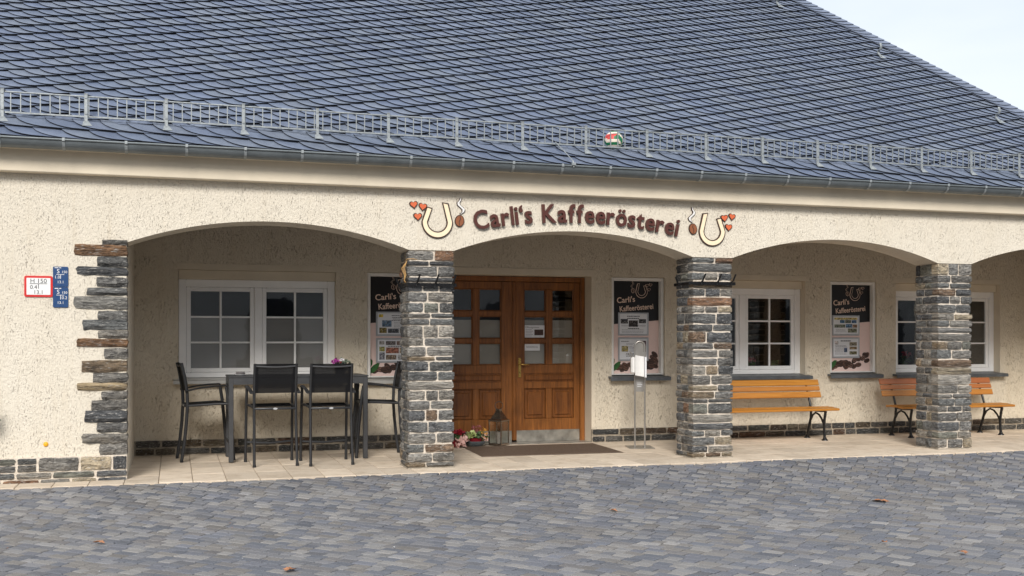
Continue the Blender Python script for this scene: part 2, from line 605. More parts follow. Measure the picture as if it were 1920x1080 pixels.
def text_mesh(s, size, extrude=0.0, offset=0.0, mat='ink', align='LEFT', name='lettering'):
    cu = bpy.data.curves.new('txt', 'FONT')
    cu.body = s
    cu.size = size
    cu.extrude = extrude
    cu.offset = offset
    cu.align_x = align
    cu.resolution_u = 3
    ob = bpy.data.objects.new('txt', cu)
    COL.objects.link(ob)
    bpy.context.view_layer.update()
    dg = bpy.context.evaluated_depsgraph_get()
    me = bpy.data.meshes.new_from_object(ob.evaluated_get(dg))
    me.name = name
    bpy.data.objects.remove(ob)
    bpy.data.curves.remove(cu)
    me.materials.clear()
    me.materials.append(M[mat])
    return me


def put_text(name, s, size, x, y, z, parent, mat='ink', align='LEFT', offset=0.0, extrude=0.0, tilt=0.0, sx=1.0):
    me = text_mesh(s, size, extrude, offset, mat, align, name)
    o = put(name, me, parent, (x, y, z), (PI / 2, -tilt, 0))
    if sx != 1.0:
        o.scale = (sx, 1, 1)
    return o


def project(X, Y, Z):
    d = Y - CAM[1]
    fw = X * math.sin(YAW) + d * math.cos(YAW)
    la = X * math.cos(YAW) - d * math.sin(YAW)
    return 960 + 2022 * la / fw, 638 - 2022 * (Z - CAM[2]) / fw, fw


def clip(poly, a, b, c):
    """keep a*x+b*y+c >= 0"""
    out = []
    n = len(poly)
    for i in range(n):
        p, q = poly[i], poly[(i + 1) % n]
        dp, dq = a * p[0] + b * p[1] + c, a * q[0] + b * q[1] + c
        if dp >= 0:
            out.append(p)
        if (dp >= 0) != (dq >= 0):
            t = dp / (dp - dq)
            out.append(tuple(p[k] + (q[k] - p[k]) * t for k in range(len(p))))
    return out


# ------------------------------------------------------------------ ground, paving
b = MB()
b.quad((-150, -150, -0.30), (150, -150, -0.30), (150, 150, -0.30), (-150, 150, -0.30))
g = b.build('ground', 'paver_t')
structure(g)
_t = g.data.attributes.new('tint', 'FLOAT_COLOR', 'FACE')
_t.data.foreach_set('color', [0.105, 0.107, 0.113, 1.0])



def ground_z(y):
    """the square falls away from the porch and levels out after three metres"""
    u = max(0.0, min(3.0, -0.38 - y))
    return -(0.13 * u - 0.13 * u * u / 6)


b = MB()
_ys = [-0.40 - .25 * k for k in range(14)] + [-9.6]
for _a, _c in zip(_ys[:-1], _ys[1:]):
    b.quad((-9, _a, ground_z(_a) - .05), (18, _a, ground_z(_a) - .05), (18, _c, ground_z(_c) - .05), (-9, _c, ground_z(_c) - .05))
paving = structure(b.build('paving', 'sand'))

PAV = [S(112, 113, 117), S(122, 122, 125), S(132, 131, 131), S(104, 107, 114), S(117, 115, 115), S(124, 121, 118),
       S(138, 136, 134), S(110, 112, 119)]


def theta(x, d):
    t = 81.3 + 1.54 * x - 4.57 * d
    return math.radians(max(8, min(72, t)))


def stream(x, d, step, n):
    pts = []
    for _ in range(n):
        t = theta(x, d)
        xm, dm = x + math.cos(t) * step / 2, d - math.sin(t) * step / 2
        t = theta(xm, dm)
        x, d = x + math.cos(t) * step, d - math.sin(t) * step
        pts.append((x, d))
    return pts


def make_pavers():
    rp = random.Random(3)
    x, d = 3.4, 8.6
    seeds = [(x, d)]
    W = 0.107
    for sg in (1, -1):
        x, d = 3.4, 8.6
        cur = []
        for _ in range(112):
            t = theta(x, d)
            x, d = x + sg * math.sin(t) * W, d + sg * math.cos(t) * W
            cur.append((x, d))
        seeds = seeds + cur if sg > 0 else cur[::-1] + seeds
    ST = 0.06
    NS = 200
    lines = [stream(x, d, -ST, NS)[::-1] + [(x, d)] + stream(x, d, ST, NS) for x, d in seeds]

    def at(L, s):
        s = max(0, min(len(L) - 1.001, s))
        i = int(s)
        f = s - i
        return (L[i][0] + (L[i + 1][0] - L[i][0]) * f, L[i][1] + (L[i + 1][1] - L[i][1]) * f)

    def near(L, p, s):
        best, bs = 1e9, s
        for k in range(int(s) - 14, int(s) + 15):
            if 0 <= k < len(L):
                q = (L[k][0] - p[0]) ** 2 + (L[k][1] - p[1]) ** 2
                if q < best:
                    best, bs = q, k
        k = min(bs, len(L) - 2)
        ex, ey = L[k + 1][0] - L[k][0], L[k + 1][1] - L[k][1]
        fr = ((p[0] - L[k][0]) * ex + (p[1] - L[k][1]) * ey) / (ex * ex + ey * ey)
        return k + max(-1.0, min(1.0, fr))

    polys = []
    for i in range(len(lines) - 1):
        A, B = lines[i], lines[i + 1]
        mp = [None] * len(A)
        off = 0.0
        for _ in range(6):
            off = near(B, A[0], max(0, off)) - 0.0
        for k in range(len(A)):
            q = near(B, A[k], k + off)
            off = 0.4 * off + 0.6 * (q - k)
            mp[k] = k + off
        s = rp.uniform(0, 2)
        while s < len(A) - 4:
            L = rp.choice((1.8, 2.2, 2.2, 2.7, 2.7, 3.1)) * (1 + rp.uniform(-.05, .05))
            e = s + L
            g2 = 0.07 + rp.uniform(0, 0.04)
            pa, pb = at(A, s + g2), at(A, e - g2)
            ia, ib = min(len(A) - 1, int(s)), min(len(A) - 1, int(e))
            oa, ob_ = mp[ia] - ia, mp[ib] - ib
            pc, pd = at(B, e + ob_ - g2), at(B, s + oa + g2)
            s = e
            cx, cd = (pa[0] + pc[0]) / 2, (pa[1] + pc[1]) / 2
            if not (-4.6 < cx < 13.4 and 3.6 < cd < 11.5):
                continue
            gp = 0.05 + rp.uniform(0, .03)
            q = [tuple(u + (w - u) * gp for u, w in zip(p1, p2)) for p1, p2 in ((pa, pd), (pb, pc), (pc, pb), (pd, pa))]
            q = clip(q, 0, -1, 11.312)
            if len(q) < 3:
                continue
            ar = abs(sum(q[k][0] * q[(k + 1) % len(q)][1] - q[(k + 1) % len(q)][0] * q[k][1] for k in range(len(q)))) / 2
            if ar < 0.001:
                continue
            polys.append((q, cx, cd, ar))
    scored = []
    for k, (q, cx, cd, ar) in enumerate(polys):
        px, py, fw = project(cx, cd - 11.7, ground_z(cd - 11.7))
        vis = 5 < px < 1915 and py < 1075
        scored.append((ar / fw ** 3 if vis else 0, k))
    scored.sort(reverse=True)
    top = {k for _, k in scored[:300]}
    rest = MB()
    for k, (q, cx, cd, ar) in enumerate(polys):
        n = len(q)
        mx, md = sum(p[0] for p in q) / n, sum(p[1] for p in q) / n
        sunk = 0.012 * (mnoise.noise(Vector((mx * .6, md * .6, 4))))
        z = -0.008 + min(0.004, sunk) + rp.uniform(-.003, .002)
        tx, ty = rp.uniform(-.02, .02), rp.uniform(-.02, .02)
        ins = 0.006
        sc = 1 - ins / max(0.02, math.sqrt(ar) * .5)
        jit = [(p[0] + rp.uniform(-.002, .002), p[1] + rp.uniform(-.002, .002)) for p in q]
        gzz = [ground_z(p[1] - 11.7) for p in jit]
        vs = [(p[0], p[1] - 11.7, q - 0.062) for p, q in zip(jit, gzz)]
        vs += [(p[0], p[1] - 11.7, q + z - .006) for p, q in zip(jit, gzz)]
        vs += [(mx + (p[0] - mx) * sc, md + (p[1] - md) * sc - 11.7, q + z + (p[0] - mx) * tx + (p[1] - md) * ty) for p, q in zip(jit, gzz)]
        fs = [tuple(range(2 * n, 3 * n))]
        for r_ in (0, 1):
            for i in range(n):
                j = (i + 1) % n
                fs.append((r_ * n + i, r_ * n + j, (r_ + 1) * n + j, (r_ + 1) * n + i))
        nn = mnoise.noise(Vector((mx * 1.1, md * 1.1, 0)))
        c = rp.choice(PAV)
        kk = rp.uniform(.87, 1.0) * (1 + .12 * nn)
        if rp.random() < .09:
            kk *= 1.16
        if rp.random() < .10:
            kk *= 0.8
        c = tuple(v * kk * q for v, q in zip(c, (1.05, 1.05, 1.055)))
        if k in top:
            pb = MB()
            pb.add([(v[0] - mx, v[1] - (md - 11.7), v[2]) for v in vs], fs)
            put('paver', pb.mesh('paver', ['paver']), paving, (mx, md - 11.7, 0), color=c)
        else:
            rest.add(vs, fs, 0, c)
    o = rest.build('paver_field', 'paver_t', paving)
    o['kind'] = 'stuff'


make_pavers()

# porch floor of pale slabs
b = MB()
b.box(-9, 14.2, -0.375, 2.3, -0.11, -0.012)
slab = structure(b.build('porch_floor', 'dirty_mortar'))
TILE = {}


def tile_mesh(w, d):
    k = (round(w, 3), round(d, 3))
    if k not in TILE:
        t = MB()
        t.box(-w / 2, w / 2, -d / 2, d / 2, -0.035, 0.0, bev=0.004)
        TILE[k] = t.mesh('slab_tile', ['tile'])
    return TILE[k]


def lay_tiles():
    rt = random.Random(11)
    tw = 0.33
    rows = [(-0.38, 0.22), (0.22, 0.80), (0.80, 1.38), (1.38, 1.96), (1.96, 2.30)]
    x = -4.76
    while x < 14.0:
        for ri, (y0, y1) in enumerate(rows):
            if x < -0.5:
                if ri:
                    continue
                y1 = -0.02
            elif x > 6.3 and False:
                pass
            px = project(x, y0, 0)[0]
            w, dd = tw - 0.006, y1 - y0 - 0.006
            c = S(222, 206, 185)
            k = rt.uniform(.86, 1.06)
            put('slab_tile', tile_mesh(w, dd), slab, (x + tw / 2, (y0 + y1) / 2, rt.uniform(-.0015, .0015)), color=tuple(v * k for v in c))
        x += tw


lay_tiles()

# ------------------------------------------------------------------ the cafe building
cafe = thing('cafe_building', 'cream stuccoed coffee house with arched porch and hipped blue slate roof', 'building')

ARCH = [(-0.458, 2.477), (2.993, 5.949), (6.480, 9.473), (9.993, 12.95)]
SPR, RISE, ZT = 2.42, 0.262, 3.24


def arch_z(a0, a1, x):
    hs = (a1 - a0) / 2
    rad = (hs * hs + RISE * RISE) / (2 * RISE)
    u = x - (a0 + a1) / 2
    return SPR + RISE - (rad - math.sqrt(max(0, rad * rad - u * u)))


def front_wall(b):
    # arches
    prev = None
    for (a0, a1) in ARCH:
        n = 36
        for i in range(n):
            xa, xb = a0 + (a1 - a0) * i / n, a0 + (a1 - a0) * (i + 1) / n
            za, zb = arch_z(a0, a1, xa), arch_z(a0, a1, xb)
            b.quad((xa, 0, za), (xb, 0, zb), (xb, 0, ZT), (xa, 0, ZT))
            b.quad((xa, .45, za), (xa, .45, ZT), (xb, .45, ZT), (xb, .45, zb))
            b.quad((xa, 0, za), (xa, .45, za), (xb, .45, zb), (xb, 0, zb), 0)
    for (x0, x1) in ((2.477, 2.993), (5.949, 6.480), (9.473, 9.993)):
        b.quad((x0, 0, SPR), (x1, 0, SPR), (x1, 0, ZT), (x0, 0, ZT))
        b.quad((x0, .45, SPR), (x1, .45, SPR), (x1, .45, ZT), (x0, .45, ZT))
        b.quad((x0, 0, SPR), (x1, 0, SPR), (x1, .45, SPR), (x0, .45, SPR))
    # solid block at left and end pier at right
    b.quad((-7, 0, -.05), (-.458, 0, -.05), (-.458, 0, ZT), (-7, 0, ZT))
    b.quad((-.458, 0, -.05), (-.458, 2.3, -.05), (-.458, 2.3, ZT), (-.458, 0, ZT))
    b.quad((12.95, 0, -.05), (13.2, 0, -.05), (13.2, 0, ZT), (12.95, 0, ZT))
    b.quad((12.95, 0, -.05), (12.95, .45, -.05), (12.95, .45, SPR), (12.95, 0, SPR))
    b.quad((12.95, .45, -.05), (13.2, .45, -.05), (13.2, .45, ZT), (12.95, .45, ZT))
    b.quad((13.2, 0, -.05), (13.2, 9, -.05), (13.2, 9, ZT), (13.2, 0, ZT))
    b.quad((-7, 0, -.05), (-7, 9, -.05), (-7, 9, ZT), (-7, 0, ZT))


fw_ = part('front_wall', ['stucco'], cafe, front_wall)


def ceiling(b):
    b.box(-.458, 13.19, .452, 2.3, 2.95, 3.0)


part('porch_ceiling', ['ceil'], cafe, ceiling)

# openings of the back wall: (x0, x1, z0, z1, depth)
YB = 2.30
WIN = [(0.06, 2.01, 0.93, 2.30), (7.02, 8.97, 0.90, 2.30), (10.56, 12.51, 0.90, 2.30)]
NICHE = [(2.415, 3.225), (5.86, 6.68), (9.40, 10.22)]
DOOR = (3.43, 5.555, -0.02, 2.31)
OPEN = [(*w, 0.32) for w in WIN] + [(a, c, 0.915, 2.31, 0.15) for a, c in NICHE] + [(*DOOR, 0.36)]


def back_wall(b):
    xs = sorted({-.458, 13.2} | {o[0] for o in OPEN} | {o[1] for o in OPEN})
    zs = sorted({-.05, 2.96} | {o[2] for o in OPEN} | {o[3] for o in OPEN})
    for i in range(len(xs) - 1):
        for j in range(len(zs) - 1):
            cx, cz = (xs[i] + xs[i + 1]) / 2, (zs[j] + zs[j + 1]) / 2
            if any(o[0] < cx < o[1] and o[2] < cz < o[3] for o in OPEN):
                continue
            b.quad((xs[i], YB, zs[j]), (xs[i + 1], YB, zs[j]), (xs[i + 1], YB, zs[j + 1]), (xs[i], YB, zs[j + 1]))
    for (x0, x1, z0, z1, dp) in OPEN:
        y2 = YB + dp
        b.quad((x0, YB, z0), (x0, YB, z1), (x0, y2, z1), (x0, y2, z0), 1)
        b.quad((x1, YB, z0), (x1, y2, z0), (x1, y2, z1), (x1, YB, z1), 1)
        b.quad((x0, YB, z1), (x1, YB, z1), (x1, y2, z1), (x0, y2, z1), 1)
        b.quad((x0, YB, z0), (x0, y2, z0), (x1, y2, z0), (x1, YB, z0), 1)


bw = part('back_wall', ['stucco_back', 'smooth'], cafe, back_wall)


for (x0, x1, z0, z1) in WIN:
    part('plaster_band', ['smooth'], cafe, lambda b: b.box(x0 - .02, x1 + .02, YB - .003, YB + .01, z1 + .0005, z1 + .075))
part('plaster_band', ['smooth'], cafe, lambda b: (b.box(DOOR[0] - .05, DOOR[1] + .05, YB - .006, YB + .01, DOOR[3] + .0005, DOOR[3] + .09),
                                                  b.box(DOOR[1] + .0005, DOOR[1] + .05, YB - .006, YB + .01, .2, DOOR[3] + .0005),
                                                  b.box(DOOR[0] - .05, DOOR[0] - .0005, YB - .006, YB + .01, .2, DOOR[3] + .0005)))


def room(b):
    y0, y1 = YB + .33, YB + 3.6
    b.quad((-.4, y1, 0), (13.1, y1, 0), (13.1, y1, 2.9), (-.4, y1, 2.9))
    b.quad((-.4, y0, 0), (13.1, y0, 0), (13.1, y1, 0), (-.4, y1, 0))
    b.quad((-.4, y0, 2.9), (13.1, y0, 2.9), (13.1, y1, 2.9), (-.4, y1, 2.9))
    for x in (-.4, 3.3, 6.8, 9.9, 13.1):
        b.quad((x, y0, 0), (x, y1, 0), (x, y1, 2.9), (x, y0, 2.9))


part('dark_interior', ['room'], cafe, room)

# ------------------------------------------------------------------ stones
STONES = []


def stone_pool():
    rs = random.Random(21)
    W, H, D = 0.27, 0.09, 0.10
    for k in range(14):
        b = MB()
        nx, nz = 6, 3
        grid = []
        tl = [rs.uniform(-.02, .02) for _ in range(8)]
        for j in range(nz + 1):
            for i in range(nx + 1):
                u, w = i / nx, j / nz
                x, z = (u - .5) * W, (w - .5) * H
                edge = i in (0, nx) or j in (0, nz)
                corner = i in (0, nx) and j in (0, nz)
                if i in (0, nx):
                    x += rs.uniform(-.006, .003) * (1 if i else -1)
                if j in (0, nz):
                    z += rs.uniform(-.004, .003) * (1 if j else -1)
                if corner:
                    x *= 0.975
                    z *= 0.93
                y = -0.004 + rs.uniform(-.012, .010)
                if edge:
                    y = 0.005 + rs.uniform(-.004, .004)
                grid.append((x, y, z))
        n0 = len(grid)
        fs = []
        for j in range(nz):
            for i in range(nx):
                a = j * (nx + 1) + i
                fs.append((a, a + 1, a + nx + 2, a + nx + 1))
        ring = list(range(nx + 1)) + [(j + 1) * (nx + 1) + nx for j in range(nz)] + \
            [nz * (nx + 1) + i for i in range(nx - 1, -1, -1)] + [j * (nx + 1) for j in range(nz - 1, 0, -1)]
        back = [(grid[i][0], D, grid[i][2]) for i in ring]
        vs = grid + back
        m = len(ring)
        for i in range(m):
            j = (i + 1) % m
            fs.append((ring[i], n0 + i, n0 + j, ring[j]))
        b.add(vs, fs)
        STONES.append(b.mesh('stone', ['stone'], 24))


stone_pool()
ST_GREY = [S(122, 120, 116), S(106, 106, 104), S(138, 134, 127), S(96, 97, 98), S(130, 126, 119), S(150, 144, 134), S(112, 113, 111)]
ST_WARM = [S(128, 106, 86), S(150, 132, 108), S(172, 158, 134), S(124, 124, 114), S(134, 102, 78)]


def stone_col(rs, warm=0.14):
    c = rs.choice(ST_WARM if rs.random() < warm else ST_GREY)
    k = rs.uniform(.85, 1.45)
    return tuple(v * k for v in c)


def lay_stone(rs, parent, x0, x1, z0, z1, y, face='front', depth=.1, col=None, warm=.14):
    me = rs.choice(STONES)
    w, h = x1 - x0, z1 - z0
    sc = (w / .27, depth / .10, h / .09)
    cz = (z0 + z1) / 2
    if face == 'front':
        loc, rz = ((x0 + x1) / 2, y, cz), 0
    elif face == 'left':            # x0,x1 run along Y ; y is the X of the face ; faces -X
        loc, rz = (y, (x0 + x1) / 2, cz), -PI / 2
    else:
        loc, rz = (y, (x0 + x1) / 2, cz), PI / 2
    if rs.random() < .5:
        sc = (-sc[0], sc[1], sc[2])
    return put('stone', me, parent, loc, (0, 0, rz), sc, col or stone_col(rs, warm))


def split(rs, a, b_, lo, hi, gap):
    out = []
    x = a
    while x < b_ - 1e-6:
        w = rs.uniform(lo, hi)
        if b_ - x - w < lo * .7:
            w = b_ - x
        out.append((x + gap / 2, min(b_, x + w) - gap / 2))
        x += w
    return out


def pillar(x0, x1, seed, warm):
    rs = random.Random(seed)
    core = part('pillar', ['mortar'], cafe, lambda b: b.box(x0 + .016, x1 - .016, .016, .434, -.03, SPR - .001, bev=.004))
    part('mortar_skirt', ['dirty_mortar'], core, lambda b: b.box(x0 - .02, x1 + .02, -.02, .47, -.03, .012, bev=.02))
    z = .012
    while z < SPR - .05:
        h = rs.uniform(.075, .142) if rs.random() > .1 else rs.uniform(.05, .07)
        if SPR - z - h < .06:
            h = SPR - z - .002
        g = rs.uniform(.012, .018)
        z0, z1 = z + g * .5, z + h - g * .5
        n = rs.random()
        if n < .12:
            cuts = [(x0, x1)]
        elif n < .78:
            c = x0 + (x1 - x0) * rs.uniform(.34, .66)
            cuts = [(x0, c - .008), (c + .008, x1)]
        else:
            c1, c2 = x0 + (x1 - x0) * rs.uniform(.26, .38), x0 + (x1 - x0) * rs.uniform(.62, .76)
            cuts = [(x0, c1 - .008), (c1 + .008, c2 - .008), (c2 + .008, x1)]
        for (a, c) in cuts:
            lay_stone(rs, core, a + (rs.uniform(-.014, .006) if a == x0 else 0), c + (rs.uniform(-.006, .014) if c == x1 else 0), z0 + rs.uniform(-.003, .004), z1 + rs.uniform(-.004, .003), rs.uniform(-.012, .004), depth=.13, warm=warm)
        c = rs.uniform(.22, .36)
        for (a, d) in ((.125, c - .008), (c + .008, .447)):
            lay_stone(rs, core, a, d, z0, z1, x0 + rs.uniform(-.008, .006), 'left', depth=.1, warm=warm)
            lay_stone(rs, core, a, d, z0, z1, x1 - rs.uniform(-.008, .006), 'right', depth=.1, warm=warm)
        z += h
    return core


pillar(2.477, 2.993, 31, .20)
pillar(5.949, 6.480, 32, .26)
pillar(9.473, 9.993, 35, .24)

QUOIN = [(191, 449, 459, 'g'), (138, 461, 480, 'r'), (181, 482, 500, 'g'), (143, 502, 517, 'g'), (181, 520, 538, 'g'),
         (162, 541, 553, 'g'), (139, 556, 579, 'l'), (183, 583, 600, 'g'), (155, 600, 617, 'g'), (183, 620, 633, 'g'),
         (143, 636, 650, 'r'), (195, 653, 672, 'g'), (153, 675, 697, 't'), (173, 699, 716, 'g'), (143, 717, 731, 's'),
         (189, 733, 747, 'g'), (171, 749, 767, 'g'), (158, 769, 789, 'g'), (181, 792, 809, 'g'), (153, 812, 829, 'g'),
         (186, 831, 851, 'g')]


def quoins():
    rs = random.Random(5)
    qc = {'r': S(132, 100, 72), 't': S(130, 112, 90), 's': S(172, 152, 120), 'l': S(138, 135, 128)}
    for (pl, pt, pb, k) in QUOIN:
        # offsets measured on the wall: metres left of the corner, height above the floor
        xl = -0.458 - (237 - pl) * 0.00508
        zt = 2.445 - (pt - 450) * 0.005464
        zb = 2.445 - (pb - 450) * 0.005464
        zt = min(zt, 2.44)
        col = qc.get(k) or (lambda c, f: tuple(v * f for v in c))(rs.choice(ST_GREY), rs.uniform(.85, 1.3))
        o_ = lay_stone(rs, fw_, xl, -.446, zb - .004 + rs.uniform(-.004, .004), zt + .004 + rs.uniform(-.004, .003), -.021, depth=.24, col=col)
        o_.rotation_euler.y = rs.gauss(0, .012)
    # plinth of the left wall
    for (z0, z1) in ((.105, .245), (.035, .10), (-.04, .03)):
        for (a, c) in split(rs, -5.2, -.446, .16, .44, .02):
            if z1 - z0 > .1 and rs.random() < .4:
                zm = z0 + (z1 - z0) * rs.uniform(.4, .62)
                lay_stone(rs, fw_, a, c, z0 + .004, zm - .005, -.030, depth=.1, warm=.6)
                lay_stone(rs, fw_, a, c, zm + .005, z1 - .004, -.030, depth=.1, warm=.6)
            else:
                lay_stone(rs, fw_, a, c, z0 + .004, z1 - .004, -.030, depth=.1, warm=.35)


quoins()


def left_plinth(b):
    b.box(-7, -.47, -.014, .01, -.05, .252)
    b.box(-.47, -.452, -.010, .012, -.05, .252)


part('plinth_mortar', ['mortar'], fw_, left_plinth)


def back_plinth():
    rs = random.Random(9)
    core = MB()
    for (a, c) in ((-.457, 3.43), (5.555, 13.19)):
        core.box(a, c, YB - .012, YB + .01, -.03, .18)
    core.box(5.5555, 5.567, YB + .01, YB + .36, -.03, .185)
    pl = core.build('plinth', 'dirty_mortar', cafe)
    for (a0, c0) in ((-.45, 3.42), (5.56, 13.1)):
        for (z0, z1) in ((.095, .185), (.0, .088)):
            for (a, c) in split(rs, a0, c0, .17, .46, .02):
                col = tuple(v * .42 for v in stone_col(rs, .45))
                lay_stone(rs, pl, a, c, z0 + rs.uniform(0, .012), z1 - rs.uniform(.002, .012), YB - .024, depth=.06, col=col)


back_plinth()


# ------------------------------------------------------------------ windows, niches, door
def framed(b, x0, x1, z0, z1, w, y0, y1, bev=.006, wb=None):
    wb = wb or w
    b.box(x0, x0 + w, y0, y1, z0, z1, bev=bev)
    b.box(x1 - w, x1, y0, y1, z0, z1, bev=bev)
    b.box(x0 + w + .0004, x1 - w - .0004, y0 + .001, y1, z1 - w, z1 - .0004, bev=bev)
    b.box(x0 + w + .0004, x1 - w - .0004, y0 + .001, y1, z0 + .0004, z0 + wb, bev=bev)


def window(x0, x1, z0, z1, y, film, sill_mat, sill_x, sill_drop):
    zf = z1 - .115                        # top of the white frame, shutter cover above
    w = part('window', ['white'], cafe, lambda b: framed(b, x0 + .002, x1 - .002, z0 + .02, zf, .093, y, y + .07, wb=.065))
    part('shutter_cover', ['smooth'], w, lambda b: b.box(x0 + .002, x1 - .002, y - .05, y + .06, zf + .001, z1 - .002, bev=.004))
    xm = (x0 + x1) / 2
    part('mullion', ['white'], w, lambda b: b.box(xm - .048, xm + .048, y + .0015, y + .068, z0 + .086, zf - .094, bev=.006))
    cols = ((x0 + .097, xm - .05), (xm + .05, x1 - .097))
    for (a, c) in cols:
        za, zb = z0 + .087, zf - .095
        part('sash', ['white'], w, lambda b: framed(b, a, c, za, zb, .052, y + .014, y + .058))
        gx0, gx1, gz0, gz1 = a + .053, c - .053, za + .053, zb - .053
        gm = (gx0 + gx1) / 2
        h3 = (gz1 - gz0) / 3
        part('glazing_bar', ['white'], w, lambda b: b.box(gm - .013, gm + .013, y + .02, y + .05, gz0, gz1, bev=.004))
        for k in (1, 2):
            for (p, q) in ((gx0, gm - .0135), (gm + .0135, gx1)):
                part('glazing_bar', ['white'], w, lambda b: b.box(p, q, y + .021, y + .049, gz0 + h3 * k - .012, gz0 + h3 * k + .012, bev=.004))
        for k in range(3):
            for (p, q) in ((gx0, gm - .0135), (gm + .0135, gx1)):
                part('pane', ['glass'], w, lambda b: b.box(p, q, y + .033, y + .037, gz0 + h3 * k + (.0125 if k else 0), gz0 + h3 * (k + 1) - (.0125 if k < 2 else 0)))
        if film:
            part('privacy_film', ['film'], w, lambda b: b.box(gx0 - .02, gx1 + .02, y + .062, y + .064, gz0 - .02, gz0 + 2 * h3 - .005))

    def sill(b):
        prof = [(y, z0 + .018), (YB - .10, z0 - .004), (YB - .115, z0 - .012), (YB - .115, z0 - sill_drop), (YB - .10, z0 - sill_drop - .004),
                (YB - .10, z0 - .03), (YB - .001, z0 - .026), (YB - .001, z0 - .012), (y, z0 + .002)]
        a, c = sill_x
        n = len(prof)
        vs = [(a, p[0], p[1]) for p in prof] + [(c, p[0], p[1]) for p in prof]
        fs = [tuple(range(n)), tuple(range(2 * n - 1, n - 1, -1))] + [(i, i + n, (i + 1) % n + n, (i + 1) % n) for i in range(n)]
        b.add(vs, fs)
    part('sill', [sill_mat], w, sill)
    return w


window(*WIN[0], YB + .10, True, 'alu', (.0, 2.07), .05)
window(*WIN[1], YB + .13, False, 'sill', (6.96, 9.03), .05)
window(*WIN[2], YB + .13, False, 'sill', (10.5, 12.57), .05)

for (a, c) in NICHE:
    nf = part('poster_niche', ['white_old'], cafe, lambda b: framed(b, a + .004, c - .004, .93, 2.306, .045, YB + .03, YB + .12, wb=.02))
    part('backing', ['white_old'], nf, lambda b: b.box(a + .001, c - .001, YB + .125, YB + .149, .916, 2.309))

    def nsill(b):
        prof = [(YB + .12, .928), (YB - .085, .905), (YB - .10, .898), (YB - .10, .855), (YB - .085, .85), (YB - .085, .88), (YB - .001, .885), (YB - .001, .90), (YB + .12, .918)]
        n = len(prof)
        vs = [(a - .05, p[0], p[1]) for p in prof] + [(c + .05, p[0], p[1]) for p in prof]
        b.add(vs, [tuple(range(n)), tuple(range(2 * n - 1, n - 1, -1))] + [(i, i + n, (i + 1) % n + n, (i + 1) % n) for i in range(n)])
    part('sill', ['alu' if a < 3 else 'sill'], nf, nsill)

YD = YB + .26


def door_frame(b):
    b.box(3.432, 3.50, YD - .02, YD + .08, 0, 2.305, bev=.006)
    b.box(5.485, 5.553, YD - .02, YD + .08, 0, 2.305, bev=.006)
    b.box(3.501, 5.484, YD - .019, YD + .08, 2.235, 2.304, bev=.006)


part('door_frame', ['door'], cafe, door_frame)


def door_leaf(xa, xb, cols, handle):
    """cols: two column x ranges"""
    (p0, p1), (q0, q1) = cols
    rows = ((1.078, 1.383), (1.442, 1.755), (1.822, 2.13))
    y0, y1 = YD, YD + .055

    def frame(b):
        e = .0006
        b.box(xa, p0 - e, y0, y1, .03, 2.23, bev=.004)
        b.box(q1 + e, xb, y0, y1, .03, 2.23, bev=.004)
        for (za, zb) in ((2.13, 2.229), (.96, 1.078), (.75, .84), (.031, .327)):
            b.box(p0, q1, y0 + .002, y1, za, zb, bev=.004)
        b.box(p1, q0, y0 + .001, y1, 1.079, 2.129, bev=.004)
        b.box(p1, q0, y0 + .001, y1, .328, .749, bev=.004)
        for (za, zb) in ((1.383, 1.442), (1.755, 1.822)):
            for (a, c) in cols:
                b.box(a + .0005, c - .0005, y0 + .0015, y1, za, zb, bev=.004)
        for (za, zb) in rows:      # moulding round each light
            for (a, c) in cols:
                for (u0, u1, v0, v1) in ((a, a + .014, za, zb), (c - .014, c, za, zb), (a + .0145, c - .0145, za, za + .014), (a + .0145, c - .0145, zb - .014, zb)):
                    b.box(u0, u1, y0 + .012, y0 + .03, v0, v1, bev=.005)
    lf = part('door_leaf', ['door'], cafe, frame)

    def field(b):                   # raised cross rail
        b.box(p0, q1, y0 + .012, y1, .841, .959)
        b.box(p0 + .012, q1 - .012, y0 - .010, y0 + .012, .862, .938, bev=.012)
    part('rail_panel', ['door_panel'], lf, field)
    for (a, c) in cols:
        def pan(b):
            b.box(a, c, y0 + .022, y1, .3275, .7495)
            b.box(a + .006, c - .006, y0 + .008, y0 + .022, .334, .345, bev=.004)
            b.box(a + .006, c - .006, y0 + .008, y0 + .022, .732, .743, bev=.004)
            b.box(a + .006, a + .017, y0 + .008, y0 + .022, .3455, .7315, bev=.004)
            b.box(c - .017, c - .006, y0 + .008, y0 + .022, .3455, .7315, bev=.004)
            b.box(a + .05, c - .05, y0 + .004, y0 + .022, .378, .70, bev=.016)
        part('panel', ['door_panel'], lf, pan)
        for (za, zb) in rows:
            part('pane', ['glass'], lf, lambda b: b.box(a, c, y0 + .031, y0 + .035, za, zb))
        part('privacy_film', ['film_door'], lf, lambda b: b.box(a - .01, c + .01, y1 + .004, y1 + .006, 1.06, 1.70))
    part('kick_plate', ['kick'], lf, lambda b: b.box(xa + .01, xb - .006, y0 - .004, y0 - .001, .012, .168, bev=.001))
    if handle:
        part('handle_plate', ['brass'], lf, lambda b: b.box(xa + .035, xa + .075, y0 - .010, y0 - .001, .905, 1.175, bev=.004))
        part('door_handle', ['brass'], lf, lambda b: b.tube([(xa + .055, y0 - .008, 1.085), (xa + .055, y0 - .05, 1.085), (xa + .07, y0 - .058, 1.085), (xa + .175, y0 - .056, 1.082)], .0085, 8), True)
        part('keyhole', ['rubber'], lf, lambda b: b.box(xa + .051, xa + .059, y0 - .0115, y0 - .0102, .955, .98))


